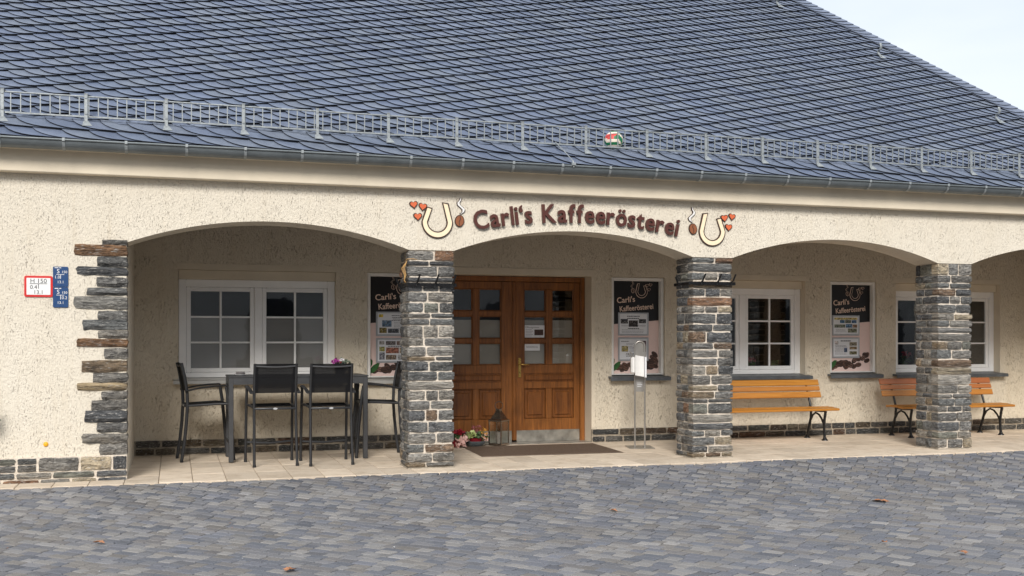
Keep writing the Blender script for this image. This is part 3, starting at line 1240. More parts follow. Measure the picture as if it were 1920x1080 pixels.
door_leaf(4.535, 5.482, ((4.655, 4.977), (5.065, 5.393)), True)
door_leaf(3.503, 4.480, ((3.587, 3.915), (4.003, 4.325)), False)
part('cover_strip', ['door'], cafe, lambda b: b.box(4.4805, 4.5345, YD - .018, YD + .05, .03, 2.234, bev=.012))
part('threshold', ['kick'], cafe, lambda b: b.box(3.44, 5.55, YB - .0, YD + .1, -.01, .010, bev=.004))

# ------------------------------------------------------------------ eaves, gutter, roof
part('fascia', ['fascia'], cafe, lambda b: (b.box(-7.3, 13.32, -.125, .0, 3.083, 3.37, bev=.008), b.box(-7.3, 13.35, -.20, -.1255, 3.30, 3.375)))


def gutter(b):
    n, r = 14, .082
    yc, zc = -.275, 3.372
    x0, x1 = -7.3, 13.45
    sec = [(yc + r * math.cos(PI + PI * k / n), zc + r * math.sin(PI + PI * k / n)) for k in range(n + 1)]
    sec2 = [(yc + (r - .004) * math.cos(PI + PI * k / n), zc + (r - .004) * math.sin(PI + PI * k / n)) for k in range(n, -1, -1)]
    prof = sec + sec2
    m = len(prof)
    for i in range(m):
        j = (i + 1) % m
        b.quad((x0, *prof[i]), (x1, *prof[i]), (x1, *prof[j]), (x0, *prof[j]))
    b.tube([(x0, yc - r - .004, zc + .004), (x1, yc - r - .004, zc + .004)], .0115, 10)


gu = part('gutter', ['zinc'], cafe, gutter, 40)


def brk(b):
    n, r = 14, .0855
    pts = [(0, r * math.cos(PI + PI * k / n * .98 - .05), r * math.sin(PI + PI * k / n * .98 - .05)) for k in range(n + 1)]
    for i in range(n):
        p, q = pts[i], pts[i + 1]
        s = 1.022
        b.quad((-.014, p[1] * s, p[2] * s), (.014, p[1] * s, p[2] * s), (.014, q[1] * s, q[2] * s), (-.014, q[1] * s, q[2] * s))
        b.quad((-.014, p[1], p[2]), (-.014, p[1] * s, p[2] * s), (-.014, q[1] * s, q[2] * s), (-.014, q[1], q[2]))
        b.quad((.014, p[1], p[2]), (.014, p[1] * s, p[2] * s), (.014, q[1] * s, q[2] * s), (.014, q[1], q[2]))
    b.box(-.014, .014, -.10, -.085, -.012, .022, bev=.003)


_b = MB()
brk(_b)
brk_me = _b.mesh('gutter_bracket', ['galv'])
for k in range(-7, 25):
    put('gutter_bracket', brk_me, gu, (-1.022 + .5755 * k, -.275, 3.372))

PITCH = math.atan(.87)
roof_b = MB()
HIP0, HIPD = 13.42, 0.6096          # hip line: X = HIP0 - HIPD * v
RV = 9.0
roof_b.add([(-7.5, 0, -.03), (HIP0, 0, -.03), (HIP0 - HIPD * RV, RV, -.03), (-7.5, RV, -.03),
            (-7.5, 0, -.045), (HIP0, 0, -.045), (HIP0 - HIPD * RV, RV, -.045), (-7.5, RV, -.045)],
           [(0, 1, 2, 3), (7, 6, 5, 4), (0, 4, 5, 1), (1, 5, 6, 2), (2, 6, 7, 3), (3, 7, 4, 0)])
roof = roof_b.build('roof', 'under', cafe)
roof.location = (0, -.20, 3.415)
roof.rotation_euler = (PITCH, 0, 0)


def rpt(x, v, z=0):
    return (x, -.20 + v * math.cos(PITCH) - z * math.sin(PITCH), 3.415 + v * math.sin(PITCH) + z * math.cos(PITCH))


# the hip's other face, in world space
cA, cB = rpt(HIP0, 0, -.03), rpt(HIP0 - HIPD * RV, RV, -.03)
part('hip_face', ['slate_t'], cafe, lambda b: b.add([cA, cB, (cB[0], cB[1] + 12, cB[2] - .001), (HIP0, cA[1] + 20, cA[2])], [(0, 1, 2, 3)], 0, (.075, .1, .155)))


def make_slates():
    rs = random.Random(17)
    AL = math.radians(18.5)
    ca, sa = math.cos(AL), math.sin(AL)
    G, W = .196, .158
    NB = 6
    out = []

    def slate(ox, ov, c, s, g, w, ext=1.55, z0=0.0, zs=1.0, clips=(), flip=False, dk=1.0):
        cur = []
        gj = rs.uniform(-.009, .009)
        sk = rs.gauss(0, .007)
        c, s = c - s * sk, s + c * sk
        for i in range(NB + 1):
            t = i / NB * PI / 2
            a = ext * w * (1 - math.cos(t)) * .9 + ext * w * .1 * i / NB
            bb = 1.14 * g * (1 - math.sin(t))
            cur.append((a + gj, bb))
        left = [(a, bb, .021 - .013 * bb / g) for a, bb in cur]
        right = [(a + w * 1.22, bb, .002 - .013 * bb / g) for a, bb in cur][::-1]
        poly = left + right
        jz = rs.uniform(-.0015, .003)
        p3 = []
        for (a, bb, z) in poly:
            p3.append((ox + a * c - bb * s, ov + a * s + bb * c, z0 + z * zs + jz))
        for (A, B, C) in clips:
            p3 = clip(p3, A, B, C)
            if len(p3) < 3:
                return
        cx = sum(p[0] for p in p3) / len(p3)
        cv = sum(p[1] for p in p3) / len(p3)
        k = rs.uniform(.91, 1.05) * dk * (1 + .08 * mnoise.noise(Vector((cx * .7, cv * .7, 3))))
        if rs.random() < .025:
            k *= rs.choice((.8, 1.14))
        col = rs.choice((S(108, 119, 138), S(112, 122, 141), S(104, 115, 136), S(115, 124, 139)))
        out.append((p3, cx, cv, tuple(v * k for v in col), w * g))

    # field, rising courses
    hipn = math.hypot(1, HIPD)
    hip_clip = (-1 / hipn, -HIPD / hipn, (HIP0 - .02) / hipn)
    for r in range(-26, 44):
        jit = rs.uniform(0, W)
        for k in range(-52, 112):
            a0 = k * W + jit
            ox, ov = a0 * ca - r * G * sa, a0 * sa + r * G * ca
            if not (-5.6 < ox < 13.6) or ov < .02 or ov > 4.2 + .28 * (ox + 2):
                continue
            if ox > HIP0 - HIPD * ov - .1:
                continue
            slate(ox, ov, ca, sa, G, W, clips=((0, 1, -.31), hip_clip))
    # two level eave courses
    for (v0, g, w, z0, e) in ((-.03, .20, .26, .012, 1.4), (.145, .20, .26, .014, 1.4)):
        k = 0
        x = -5.5 + (.1 if v0 > 0 else 0)
        while x < HIP0:
            slate(x, v0, 1, 0, g, w, e, z0, 1.0, clips=(hip_clip,), dk=.9)
            x += w
    # hip slates
    L = RV * math.hypot(1, HIPD)
    hx, hv = -HIPD / hipn, 1 / hipn
    al = math.radians(14)
    ux, uv = math.cos(al), math.sin(al)
    s = .0
    while s < 8.6:
        px, pv = HIP0 + hx * s + .02, hv * s
        P = []
        for (du, dh, z) in ((0, .012, .040), (-.015, 0, .042), (-.13, 0, .042), (-.20, .02, .038), (-.245, .06, .033), (-.27, .14, .026), (-.26, .25, .018), (0, .25, .018)):
            P.append((px + ux * du + hx * dh, pv + uv * du + hv * dh, z + rs.uniform(-.001, .001)))
        if pv > .05:
            k = rs.uniform(.86, 1.1)
            out.append((P, px, pv, tuple(v * k for v in S(110, 120, 139)), .02))
        s += .118

    scored = []
    for i, (p3, cx, cv, col, ar) in enumerate(out):
        X, Y, Z = rpt(cx, cv)
        px, py, fw = project(X, Y, Z)
        vis = 4 < px < 1916 and py > 4
        scored.append((ar / fw ** 2 if vis else 0, i))
    scored.sort(reverse=True)
    top = {i for _, i in scored[:300]}
    TH = .0075
    rest = MB()
    for i, (p3, cx, cv, col, ar) in enumerate(out):
        n = len(p3)
        o = (cx, cv) if i in top else (0, 0)
        vs = [(p[0] - o[0], p[1] - o[1], p[2]) for p in p3] + [(p[0] - o[0], p[1] - o[1], p[2] - TH) for p in p3]
        fs = [tuple(range(n))]
        fe = [(k, k + n, (k + 1) % n + n, (k + 1) % n) for k in range(n)]
        sb = MB() if i in top else rest
        o0 = len(sb.v)
        sb.add(vs, fs, 0, None if i in top else col)
        for f in fe:                      # rough cut edge, coloured dark as painted gap shadow
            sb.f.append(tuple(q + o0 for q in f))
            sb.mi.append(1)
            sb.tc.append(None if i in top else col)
        if i in top:
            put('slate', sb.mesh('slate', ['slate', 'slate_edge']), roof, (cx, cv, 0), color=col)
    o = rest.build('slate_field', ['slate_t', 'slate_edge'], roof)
    o['kind'] = 'stuff'
    # beyond the frame the covering goes on as a plain sheet
    fb = MB()
    fb.add([(-7.5, 0, .0), (-5.4, 0, .0), (-5.4, 3.0, .0), (6.5, 6.4, 0), (HIP0 - HIPD * 8.3, 8.3, .0), (HIP0 - HIPD * RV, RV, .0), (-7.5, RV, .0)], [tuple(range(7))], 0, (.07, .09, .13))
    fb.build('upper_covering', 'slate_t', roof)


make_slates()

# snow guard
sg = part('snow_guard', ['galv'], cafe, lambda b: (b.tube([(-7, .004, 3.885), (12.9, .004, 3.885)], .009, 8), b.box(-7, 12.9, -.004, .012, 3.672, 3.690, bev=.003)))
_b = MB()
_b.box(-.005, .005, -.003, .007, 3.6905, 3.876)
bar_me = _b.mesh('guard_bar', ['galv'])
x = -1.54 - 36 * .0905
while x < 12.5:
    put('guard_bar', bar_me, sg, (x, 0, 0))
    x += .0905


def gpost(b):
    b.box(-.017, .017, -.024, -.012, 3.60, 3.905, bev=.003)
    b.box(-.019, .019, -.024, .03, 3.9055, 3.913, bev=.002)
    b.box(-.012, .012, -.030, -.0245, 3.86, 3.875, bev=.002)
    b.box(-.0125, .0125, -.0295, -.0245, 3.70, 3.712, bev=.002)
    a = rpt(0, .20, .03)
    c = rpt(0, .30, .034)
    d = rpt(0, .205, .036)
    b.add([(-.034, a[1] - .004, a[2] + .008), (.062, a[1] - .002, a[2] + .010), (.024, c[1] - .03, c[2] - .004), (-.022, c[1] - .03, c[2] - .004)], [(0, 1, 2, 3)])


_b = MB()
gpost(_b)
post_me = _b.mesh('guard_post', ['galv'])
for k in range(-5, 19):
    put('guard_post', post_me, sg, (-1.615 + .773 * k, 0, 0))

for (hx_, hv_) in ((9.381, 5.252), (10.441, 3.665), (11.437, 1.821)):
    def hook(b):
        P = [rpt(hx_, hv_ + a, z) for a, z in ((-.06, .035), (.02, .036), (.05, .05), (.055, .085), (.03, .115), (.04, .15), (.09, .18))]
        b.tube(P, .013, 6, flat=1.6)
        q = [rpt(hx_ + a, hv_ + c_, .036) for a, c_ in ((-.03, -.11), (.08, -.10), (.035, .0), (-.02, .0))]
        b.add(q, [(0, 1, 2, 3)])
    part('roof_hook', ['galv'], cafe, hook, 50)


def rod(b):
    b.tube([(4.19, -.02, 3.70), (4.24, -.20, 3.56), (4.285, -.345, 3.435), (4.285, -.37, 3.36)], .006, 6)
    b.box(4.262, 4.308, -.385, -.345, 3.378, 3.412, bev=.004)


part('lightning_wire', ['galv'], cafe, rod)

# ------------------------------------------------------------------ sign lettering over the middle arch
ROMAN = "Carli\u2018s Kaffeer\u00f6sterei"


def sign_letters():
    sg_ = thing('sign_lettering', 'raised dark brown shop name lettering curving over the middle arch', 'sign', (4.48, 0, 2.66))
    size = .298
    items = []
    for ch in ROMAN:
        if ch == ' ':
            items.append((None, 0, .085))
            continue
        me = text_mesh(ch, size, .016, .0052, 'letter', name='letter')
        for v in me.vertices:
            v.co.x *= .90
        xs = [v.co.x for v in me.vertices]
        items.append((me, min(xs), max(xs) - min(xs)))
    gaps = sum(1 for i in items) - 1
    tot = sum(i[2] for i in items)
    span = 2.50
    gp = (span - tot) / gaps
    # arc: chord rises .118 over half-span 1.25
    rise, hs = .122, 1.25
    rad = (hs * hs + rise * rise) / (2 * rise)
    x = -span / 2
    for (me, mn, w) in items:
        if me:
            xc = x + w / 2
            z = rise - (rad - math.sqrt(rad * rad - xc * xc))
            rot = -math.asin(xc / rad)
            for v in me.vertices:
                v.co.x -= mn + w / 2
            put('letter', me, sg_, (xc, -.024, z), (PI / 2, -rot, 0))
        x += w + gp


sign_letters()


# ------------------------------------------------------------------ emblems (plain band, hearts, bean and steam)
def arc_band(cx, cz, r0, r1, a0, a1, n=26, sx=1.0):
    o = [(cx + sx * r1 * math.cos(a0 + (a1 - a0) * i / n), cz + r1 * math.sin(a0 + (a1 - a0) * i / n)) for i in range(n + 1)]
    i_ = [(cx + sx * r0 * math.cos(a0 + (a1 - a0) * i / n), cz + r0 * math.sin(a0 + (a1 - a0) * i / n)) for i in range(n, -1, -1)]
    return o + i_


def heart(cx, cz, s, tilt=0.0):
    P = []
    for i in range(24):
        t = 2 * PI * i / 24
        x = 16 * math.sin(t) ** 3 / 17
        z = (13 * math.cos(t) - 5 * math.cos(2 * t) - 2 * math.cos(3 * t) - math.cos(4 * t)) / 17
        P.append((cx + s * (x * math.cos(tilt) - z * math.sin(tilt)), cz + s * (x * math.sin(tilt) + z * math.cos(tilt))))
    return P


def oval(cx, cz, a, c, tilt=0.0, n=18):
    return [(cx + a * math.cos(2 * PI * i / n) * math.cos(tilt) - c * math.sin(2 * PI * i / n) * math.sin(tilt),
             cz + a * math.cos(2 * PI * i / n) * math.sin(tilt) + c * math.sin(2 * PI * i / n) * math.cos(tilt)) for i in range(n)]


def ushape(k=0.0):
    """open band, ends up; k grows the outline"""
    ro, ri = .168 + k, .118 - k
    n = 20
    pts = []
    top = .155 + k
    for i in range(n + 1):
        a = PI + PI * i / n
        pts.append((ro * math.cos(a), ro * math.sin(a) * 1.02))
    pts = [(-.115 - k, top)] + pts + [(.118 + k, top + .045)]
    inner = []
    for i in range(n + 1):
        a = 2 * PI - PI * i / n
        inner.append((ri * math.cos(a), ri * math.sin(a)))
    return pts + [(.066 - k, top + .055)] + inner + [(-.066 + k, top - .012)]


def steam(k=0.0):
    c = [(0, .0, .004), (.028, .022, .010), (.034, .048, .014), (.010, .072, .016), (-.020, .096, .015), (-.028, .122, .012), (-.006, .150, .008), (.0, .178, .003)]
    l = [(x - w - k, z) for x, z, w in c]
    r = [(x + w + k, z) for x, z, w in c]
    return l + r[::-1]


def emblem(parent, m, y, sc, mats, ox=0, oz=0):
    """m: +1 hearts left, -1 hearts right"""
    def tr(P, dx=0, dz=0):
        q = [((x + dx) * m * sc + ox, (z + dz) * sc + oz) for x, z in P]
        return q if m > 0 else q[::-1]
    o, c, rd, bn, wh = mats
    t = .010 * sc
    specs = [('band', ushape(.012), ushape(-.002), c, 0, 0)]
    for (hx, hz, hs, tl) in ((-.268, .185, .043, .15), (-.165, .165, .045, -.12), (-.222, .055, .045, .05)):
        specs.append(('heart', heart(hx, hz, hs + .009, tl), heart(hx, hz, hs - .003, tl), rd, 0, 0))
    specs.append(('bean', oval(.255, .02, .055, .068, -.15), oval(.255, .02, .046, .059, -.15), bn, 0, 0))
    specs.append(('steam', steam(.007), steam(-.001), wh, .268, .10))
    for (nm, po, pi, mt, dx, dz) in specs:
        bb = MB()
        bb.prism(tr(po, dx, dz), y, y + t * 1.6)
        ob = bb.build(nm, [o], parent)
        bb = MB()
        bb.prism(tr(pi, dx, dz), y - t * .5, y - .0004)
        bb.build('inlay', [mt], ob)
        if nm == 'bean':
            bb = MB()
            bb.prism(tr([(.262, .072), (.268, .04), (.252, .01), (.254, -.03), (.247, -.03), (.245, .012), (.259, .042), (.255, .072)]), y - t * .8, y - t * .55)
            bb.build('crease', [o], ob)


EM = ('outline', 'em_cream', 'em_red', 'em_bean', 'em_white')
e1 = thing('wall_emblem', 'cream horseshoe emblem with coral hearts at its left above the stone pillar beside the table', 'emblem', (2.80, 0, 2.735), group='emblems beside the shop name')
emblem(e1, 1, -.016, 1.0, EM)
e2 = thing('wall_emblem', 'cream horseshoe emblem with coral hearts at its right, after the shop name', 'emblem', (6.20, 0, 2.735), group='emblems beside the shop name')
emblem(e2, -1, -.016, 1.0, EM)


# ------------------------------------------------------------------ utility signs on the left wall
def rrect(x0, x1, z0, z1, r=.012, n=4):
    P = []
    for (cx, cz, a0) in ((x1 - r, z0 + r, -PI / 2), (x1 - r, z1 - r, 0), (x0 + r, z1 - r, PI / 2), (x0 + r, z0 + r, PI)):
        for i in range(n + 1):
            a = a0 + PI / 2 * i / n
            P.append((cx + r * math.cos(a), cz + r * math.sin(a)))
    return P


hs_ = thing('hydrant_sign', 'white hydrant plate with red border reading H150 on the left wall', 'sign', (-1.284, 0, 1.958))
part('plate', ['sign_red'], hs_, lambda b: b.prism(rrect(-.131, .131, -.105, .105, .018), -.012, -.0005))
part('face', ['sign_white'], hs_, lambda b: b.prism(rrect(-.110, .110, -.084, .084, .006), -.0145, -.0121))
put_text('lettering', 'H 150', .062, 0, -.0155, .034, hs_, 'ink', 'CENTER')
put_text('lettering', '0.4', .055, -.045, -.0155, -.026, hs_, 'ink', 'CENTER')
put_text('lettering', '13.1', .055, .0, -.0155, -.076, hs_, 'ink', 'CENTER')
part('rule', ['ink'], hs_, lambda b: (b.box(-.08, .08, -.0155, -.0147, .024, .029), b.box(-.003, .003, -.0155, -.0147, -.022, .0235)))

for (zc, a_, lb) in ((2.058, '1.0', 'upper of two blue water valve plates, its middle figure reading 1.0'), (1.851, '0.2', 'lower of two blue water valve plates, its middle figure reading 0.2')):
    vs_ = thing('valve_sign', lb, 'sign', (-1.080, 0, zc), group='blue valve plates')
    part('plate', ['sign_blue'], vs_, lambda b: b.prism(rrect(-.071, .071, -.1015, .1015, .012), -.012, -.0005))
    put_text('lettering', 'S', .06, -.022, -.0135, .035, vs_, 'sign_white', 'CENTER')
    put_text('lettering', '150', .036, .036, -.0135, .036, vs_, 'sign_white', 'CENTER')
    put_text('lettering', a_, .042, (-.032 if a_ == '1.0' else .036), -.0135, -.018, vs_, 'sign_white', 'CENTER')
    put_text('lettering', '13.1', .038, .0, -.0135, -.066, vs_, 'sign_white', 'CENTER')
    part('small_print', ['sign_white'], vs_, lambda b: (b.box(-.055, -.02, -.0132, -.0122, .086, .093), b.box(-.012, .006, -.0132, -.0122, .086, .093)))
    part('rule', ['sign_white'], vs_, lambda b: (b.box(-.04, .034, -.0135, -.0122, .020, .0245), b.box(-.0025, .0025, -.0135, -.0122, -.022, .0195)))

b = MB()
b.lathe([(.0, -.004), (.022, -.004), (.024, .0), (.022, .008), (.012, .012), (.0, .013)], 14)
o = b.build('wall_marker', 'yellow', None, True)
o.location = (-1.218, -.002, .379)
o.rotation_euler = (PI / 2, 0, 0)
tag(o, 'small round yellow marker near the foot of the left wall', 'marker')


# ------------------------------------------------------------------ posters in the niches
def bean_poly(cx, cz, a, c, t):
    return oval(cx, cz, a, c, t, 14)


def poster(x0, x1, label, seed):
    z0, z1 = .95, 2.26
    xa, xb = x0 + .05, x1 - .05
    p = thing('poster', label, 'poster', ((xa + xb) / 2, YB + .12, z0))
    w = (xb - xa) / 2
    H = z1 - z0
    y = -.012
    zl, zr = .695, .755
    part('lower_panel', ['p_pink'], p, lambda b: b.prism([(-w, 0), (w, 0), (w, zr), (-w, zl)], y, 0))
    part('upper_panel', ['p_black'], p, lambda b: b.prism([(-w, zl), (w, zr), (w, H), (-w, H)], y - .0005, 0))
    put_text('lettering', "Carli's", .112, -w + .075, y - .002, .995, p, 'letter_tan', offset=.0016, tilt=math.radians(5))
    put_text('lettering', "Kaffeer\u00f6sterei", .108, -w + .115, y - .002, .875, p, 'letter_tan', offset=.0016, tilt=math.radians(5), sx=.85)
    em = put('emblem', None, p, (0, 0, 0))
    mats = ('letter_tan', 'p_black', 'p_bean', 'p_bean', 'p_black')
    emblem(em, -1, y - .0035, .52, mats, .095, 1.165)
    rs = random.Random(seed)

    def beans(b):
        for k in range(34):
            cx = rs.uniform(-w + .06, w - .04)
            lim = .03 + .20 * max(0, (cx + w) / (2 * w)) ** 1.5
            cz = .055 + rs.uniform(0, lim) + .02 * rs.random()
            t = rs.uniform(-.8, .8)
            a, c = rs.uniform(.044, .060), rs.uniform(.031, .040)
            cx = min(cx, w - a - .003)
            cx = max(cx, -w + a + .02)
            yy = y - .0008 - k * .00014
            b.prism(bean_poly(cx, cz, a, c, t), yy, y, 1)
            b.prism(bean_poly(cx + .001, cz + .001, a * .88, c * .86, t), yy - .00004, yy, (0, 2, 3)[k % 3])
            q = oval(cx, cz, a * .84, c * .13, t + .1, 10)
            b.prism(q, yy - .00009, yy, 1)
    part('bean_print', ['p_bean', 'p_crease', 'p_bean_b', 'p_bean_c'], p, beans)
    part('leaf_print', ['p_leaf'], p, lambda b: (b.prism([(-w + .002, .03), (-w + .05, .045), (-w + .11, .10), (-w + .135, .165), (-w + .10, .17), (-w + .05, .14), (-w + .002, .09)], y - .0055, y),
                                                 b.prism([(-w + .002, .10), (-w + .035, .15), (-w + .04, .20), (-w + .02, .225), (-w + .002, .22)], y - .005, y)))
    return p


poster(*NICHE[0], 'coffee poster beside the dining table, partly hidden by the nearest stone pillar', 3)
poster(*NICHE[1], 'coffee poster right of the wooden door, behind the sanitizer stand', 4)
poster(*NICHE[2], 'coffee poster on the wall between the two benches', 5)


def snap_frame(cx, zt, zb, hw, label, kind):
    cz, hh = (zt + zb) / 2, (zt - zb) / 2
    f = thing('display_frame', label, 'frame', (cx, YB + .107, cz), group='silver frames on the posters')
    part('frame', ['frame_al'], f, lambda b: framed(b, -hw, hw, -hh, hh, .024, -.016, 0, bev=.005))
    part('sheet', ['paper'], f, lambda b: b.box(-hw + .02, hw - .02, -.006, -.001, -hh + .02, hh - .02))
    rs = random.Random(kind)
    y = -.0065

    def pics(b):
        pass
    iw, ih = hw - .035, hh - .035

    def pic(x0, x1, z0, z1, col):
        mname = 'pic_%d_%d_%d' % col
        if mname not in M:
            t = NT(mname)
            v = t.coord()
            n1 = t.noise(v, 45, 3, .6)
            n2 = t.noise(v, 95, 2, .6)
            base = S(*col)
            c = t.mix(t.rng(n1, .42, .6), tuple(q * .3 for q in base), base)
            c = t.mix(t.rng(n2, .6, .7, 0, .8), c, (.65, .62, .55))
            M[mname] = t.set(c, .6)
        part('picture', [mname], f, lambda b: b.box(x0 * iw, x1 * iw, y - .0006, y + .0003, z0 * ih, z1 * ih))

    def lines(x0, x1, zs, mat='ink_soft', h=.006):
        def fn(b):
            for z in zs:
                a, c = x0 + rs.uniform(0, .08), x1 - rs.uniform(0, .2)
                q = a
                while q < c:                 # word-like dashes
                    e = min(c, q + rs.uniform(.05, .16))
                    b.box(q * iw, e * iw, y - .0004, y + .0002, z * ih - h / 2, z * ih + h / 2)
                    q = e + .022
        part('small_print', [mat], f, fn)
    if kind == 1:
        lines(-.2, 1, (.86, .66, .5, .34), 'ink', .008)
        lines(-.1, .9, (.12, -.02, -.2, -.32, -.5))
        pic(-.98, -.72, .68, .98, (235, 205, 60))
        pic(-.78, -.2, -.3, .36, (105, 135, 165))
        pic(-.95, -.5, -.95, -.4, (150, 130, 60))
        pic(-.42, .25, -.95, -.5, (95, 100, 110))
        pic(.32, .8, -.95, -.5, (150, 125, 70))
    elif kind == 2:
        pic(-.95, -.65, .6, .95, (170, 165, 160))
        pic(-.55, .05, .55, .95, (120, 110, 110))
        pic(.12, .9, .55, .95, (150, 120, 110))
        lines(-.5, .95, (.42,), 'ink', .01)
        pic(-.95, -.62, -.1, .38, (185, 180, 90))
        pic(-.55, .25, -.3, .3, (190, 120, 95))
        pic(.3, .95, -.3, .3, (205, 185, 150))
        pic(-.95, -.62, -.95, -.2, (150, 150, 160))
        pic(-.55, .1, -.95, -.45, (150, 130, 110))
        pic(.18, .6, -.95, -.45, (185, 185, 185))
    elif kind == 3:
        lines(-.5, .6, (.85, .62), 'ink', .012)
        pic(-.98, -.42, .05, .55, (70, 70, 75))
        pic(-.35, .35, -.3, .4, (60, 55, 58))
        pic(.42, .98, .1, .55, (70, 70, 75))
        lines(-.98, .98, (-.12, -.22))
        lines(-.5, .6, (-.48,), 'ink', .012)
        lines(-.9, .95, (-.62, -.78, -.9))
    elif kind == 4:
        lines(-.95, -.3, (.85,), 'ink', .008)
        lines(-.6, .1, (.62, .5, .3))
        pic(-.9, -.4, -.25, .35, (190, 175, 110))
        lines(-.35, .2, (.18, .05, -.1, -.25))
        lines(-.6, .3, (-.45, -.6, -.75), 'ink', .008)
        pic(.25, .98, -.3, .9, (80, 45, 55))
    elif kind == 5:
        pic(-.98, .98, .72, .98, (225, 205, 120))
        pic(-.5, -.1, .3, .68, (60, 110, 150))
        pic(-.06, .45, .3, .68, (95, 105, 90))
        pic(.5, .92, .3, .68, (70, 120, 175))
        pic(-.98, -.05, -.28, .12, (140, 150, 130))
        pic(0.0, .55, -.28, .18, (95, 140, 180))
        pic(.58, .98, -.28, .12, (165, 130, 100))
        lines(-.9, .1, (-.5, -.66, -.8))
        pic(.18, .95, -.9, -.38, (130, 135, 110))
    else:
        lines(-.5, .6, (.86,), 'ink', .016)
        pic(-.95, -.65, .42, .82, (225, 215, 210))
        lines(-.95, .2, (.28, .18, .08, -.1, -.22, -.36, -.5, -.66, -.8))
        pic(-.15, .12, -.55, -.02, (90, 110, 150))
        pic(.32, .95, .25, .7, (150, 140, 115))
        pic(.32, .95, -.2, .15, (165, 140, 100))
        pic(.32, .95, -.85, -.45, (125, 120, 75))
    return f


snap_frame(2.800, 1.800, 1.475, .252, 'silver frame with a yellow smiling badge notice, upper one on the poster beside the table', 1)
snap_frame(2.800, 1.450, 1.122, .252, 'silver frame of small product pictures, lower one on the poster beside the table', 2)
snap_frame(6.235, 1.815, 1.485, .235, 'silver frame with three dark photographs, upper one on the poster by the door', 3)
snap_frame(6.235, 1.460, 1.125, .235, 'silver framed notice partly behind the sanitizer stand, lower one on that poster', 4)
snap_frame(9.740, 1.800, 1.490, .240, 'silver frame with yellow heading and colourful photos, upper one between the benches', 5)
snap_frame(9.740, 1.462, 1.150, .240, 'silver framed white notice with three photos at its right, lower one between the benches', 6)

# notices on the door
n1 = thing('paper_notice', 'white opening hours sheet with a small photo taped to the door glass', 'notice', (4.815, YD + .030, 1.54))
part('sheet', ['paper'], n1, lambda b: b.box(-.148, .15, -.002, 0, -.085, .09))
put_text('lettering', '\u00d6ffnungszeiten', .034, -.135, -.0028, .05, n1, 'ink')
part('small_print', ['ink_soft'], n1, lambda b: [b.box(-.13, -.04 + .02 * (k % 2), -.0026, -.0021, .025 - k * .022, .031 - k * .022) for k in range(5)])
part('picture', ['p_bean'], n1, lambda b: b.box(.0, .13, -.0027, -.0021, -.05, .03))
n2 = thing('paper_notice', 'white self service slip stuck below the opening hours sheet on the door', 'notice', (4.775, YD + .030, 1.325))
part('sheet', ['paper'], n2, lambda b: b.box(-.11, .12, -.002, 0, -.05, .055))
put_text('lettering', 'Selbstbedienung', .026, .004, -.0028, -.006, n2, 'ink', 'CENTER')


# ------------------------------------------------------------------ iron hook bands on two pillars
def hook_band(x0, x1, z, label, stub):
    t = thing('hook_band', label, 'bracket', ((x0 + x1) / 2, 0, z), group='iron hook bands on the pillars')
    w = (x1 - x0) / 2 + .022

    def band(b):
        b.box(-w - stub, w, -.044, -.034, -.019, .019, bev=.003)
        b.box(-w, -w + .010, -.0335, .47, -.018, .018, bev=.003)
        b.box(w - .010, w, -.0335, .47, -.018, .018, bev=.003)
        b.box(-w + .0105, w - .0105, .462, .47, -.018, .018, bev=.003)
    part('band', ['iron'], t, band)
    for xx in (-.17, .04, .235):
        part('hook', ['iron'], t, lambda b: b.tube([(xx - .012, -.050, -.02), (xx - .010, -.052, .01), (xx, -.075, .03), (xx + .018, -.11, .11)], .011, 8))
    part('hook', ['iron'], t, lambda b: b.tube([(-w - .004, .30, -.02), (-w - .03, .30, .02), (-w - .06, .30, .09)], .011, 8))


hook_band(2.477, 2.993, 2.035, 'black iron band with upright hooks round the pillar beside the table', 0)
hook_band(5.949, 6.480, 2.105, 'black iron band with upright hooks round the pillar right of the door', .05)
b = MB()
rr = random.Random(4)
for k in range(3):
    b.tube([(2.462 + .01 * k, .02 + .05 * k, 2.30), (2.445 - .01 * k, .06 + .03 * k, 2.22), (2.452, .02 + .04 * k, 2.14), (2.44, .05, 2.085), (2.452, .03 + .03 * k, 2.06)], .0045, 5)
b.tube([(2.45, .12, 2.295), (2.458, -.02, 2.315), (2.52, -.028, 2.318), (2.57, -.026, 2.310)], .004, 5)
tag(b.build('straw_rope', 'straw', None, True), 'loose straw rope looped round the pillar beside the table', 'rope')


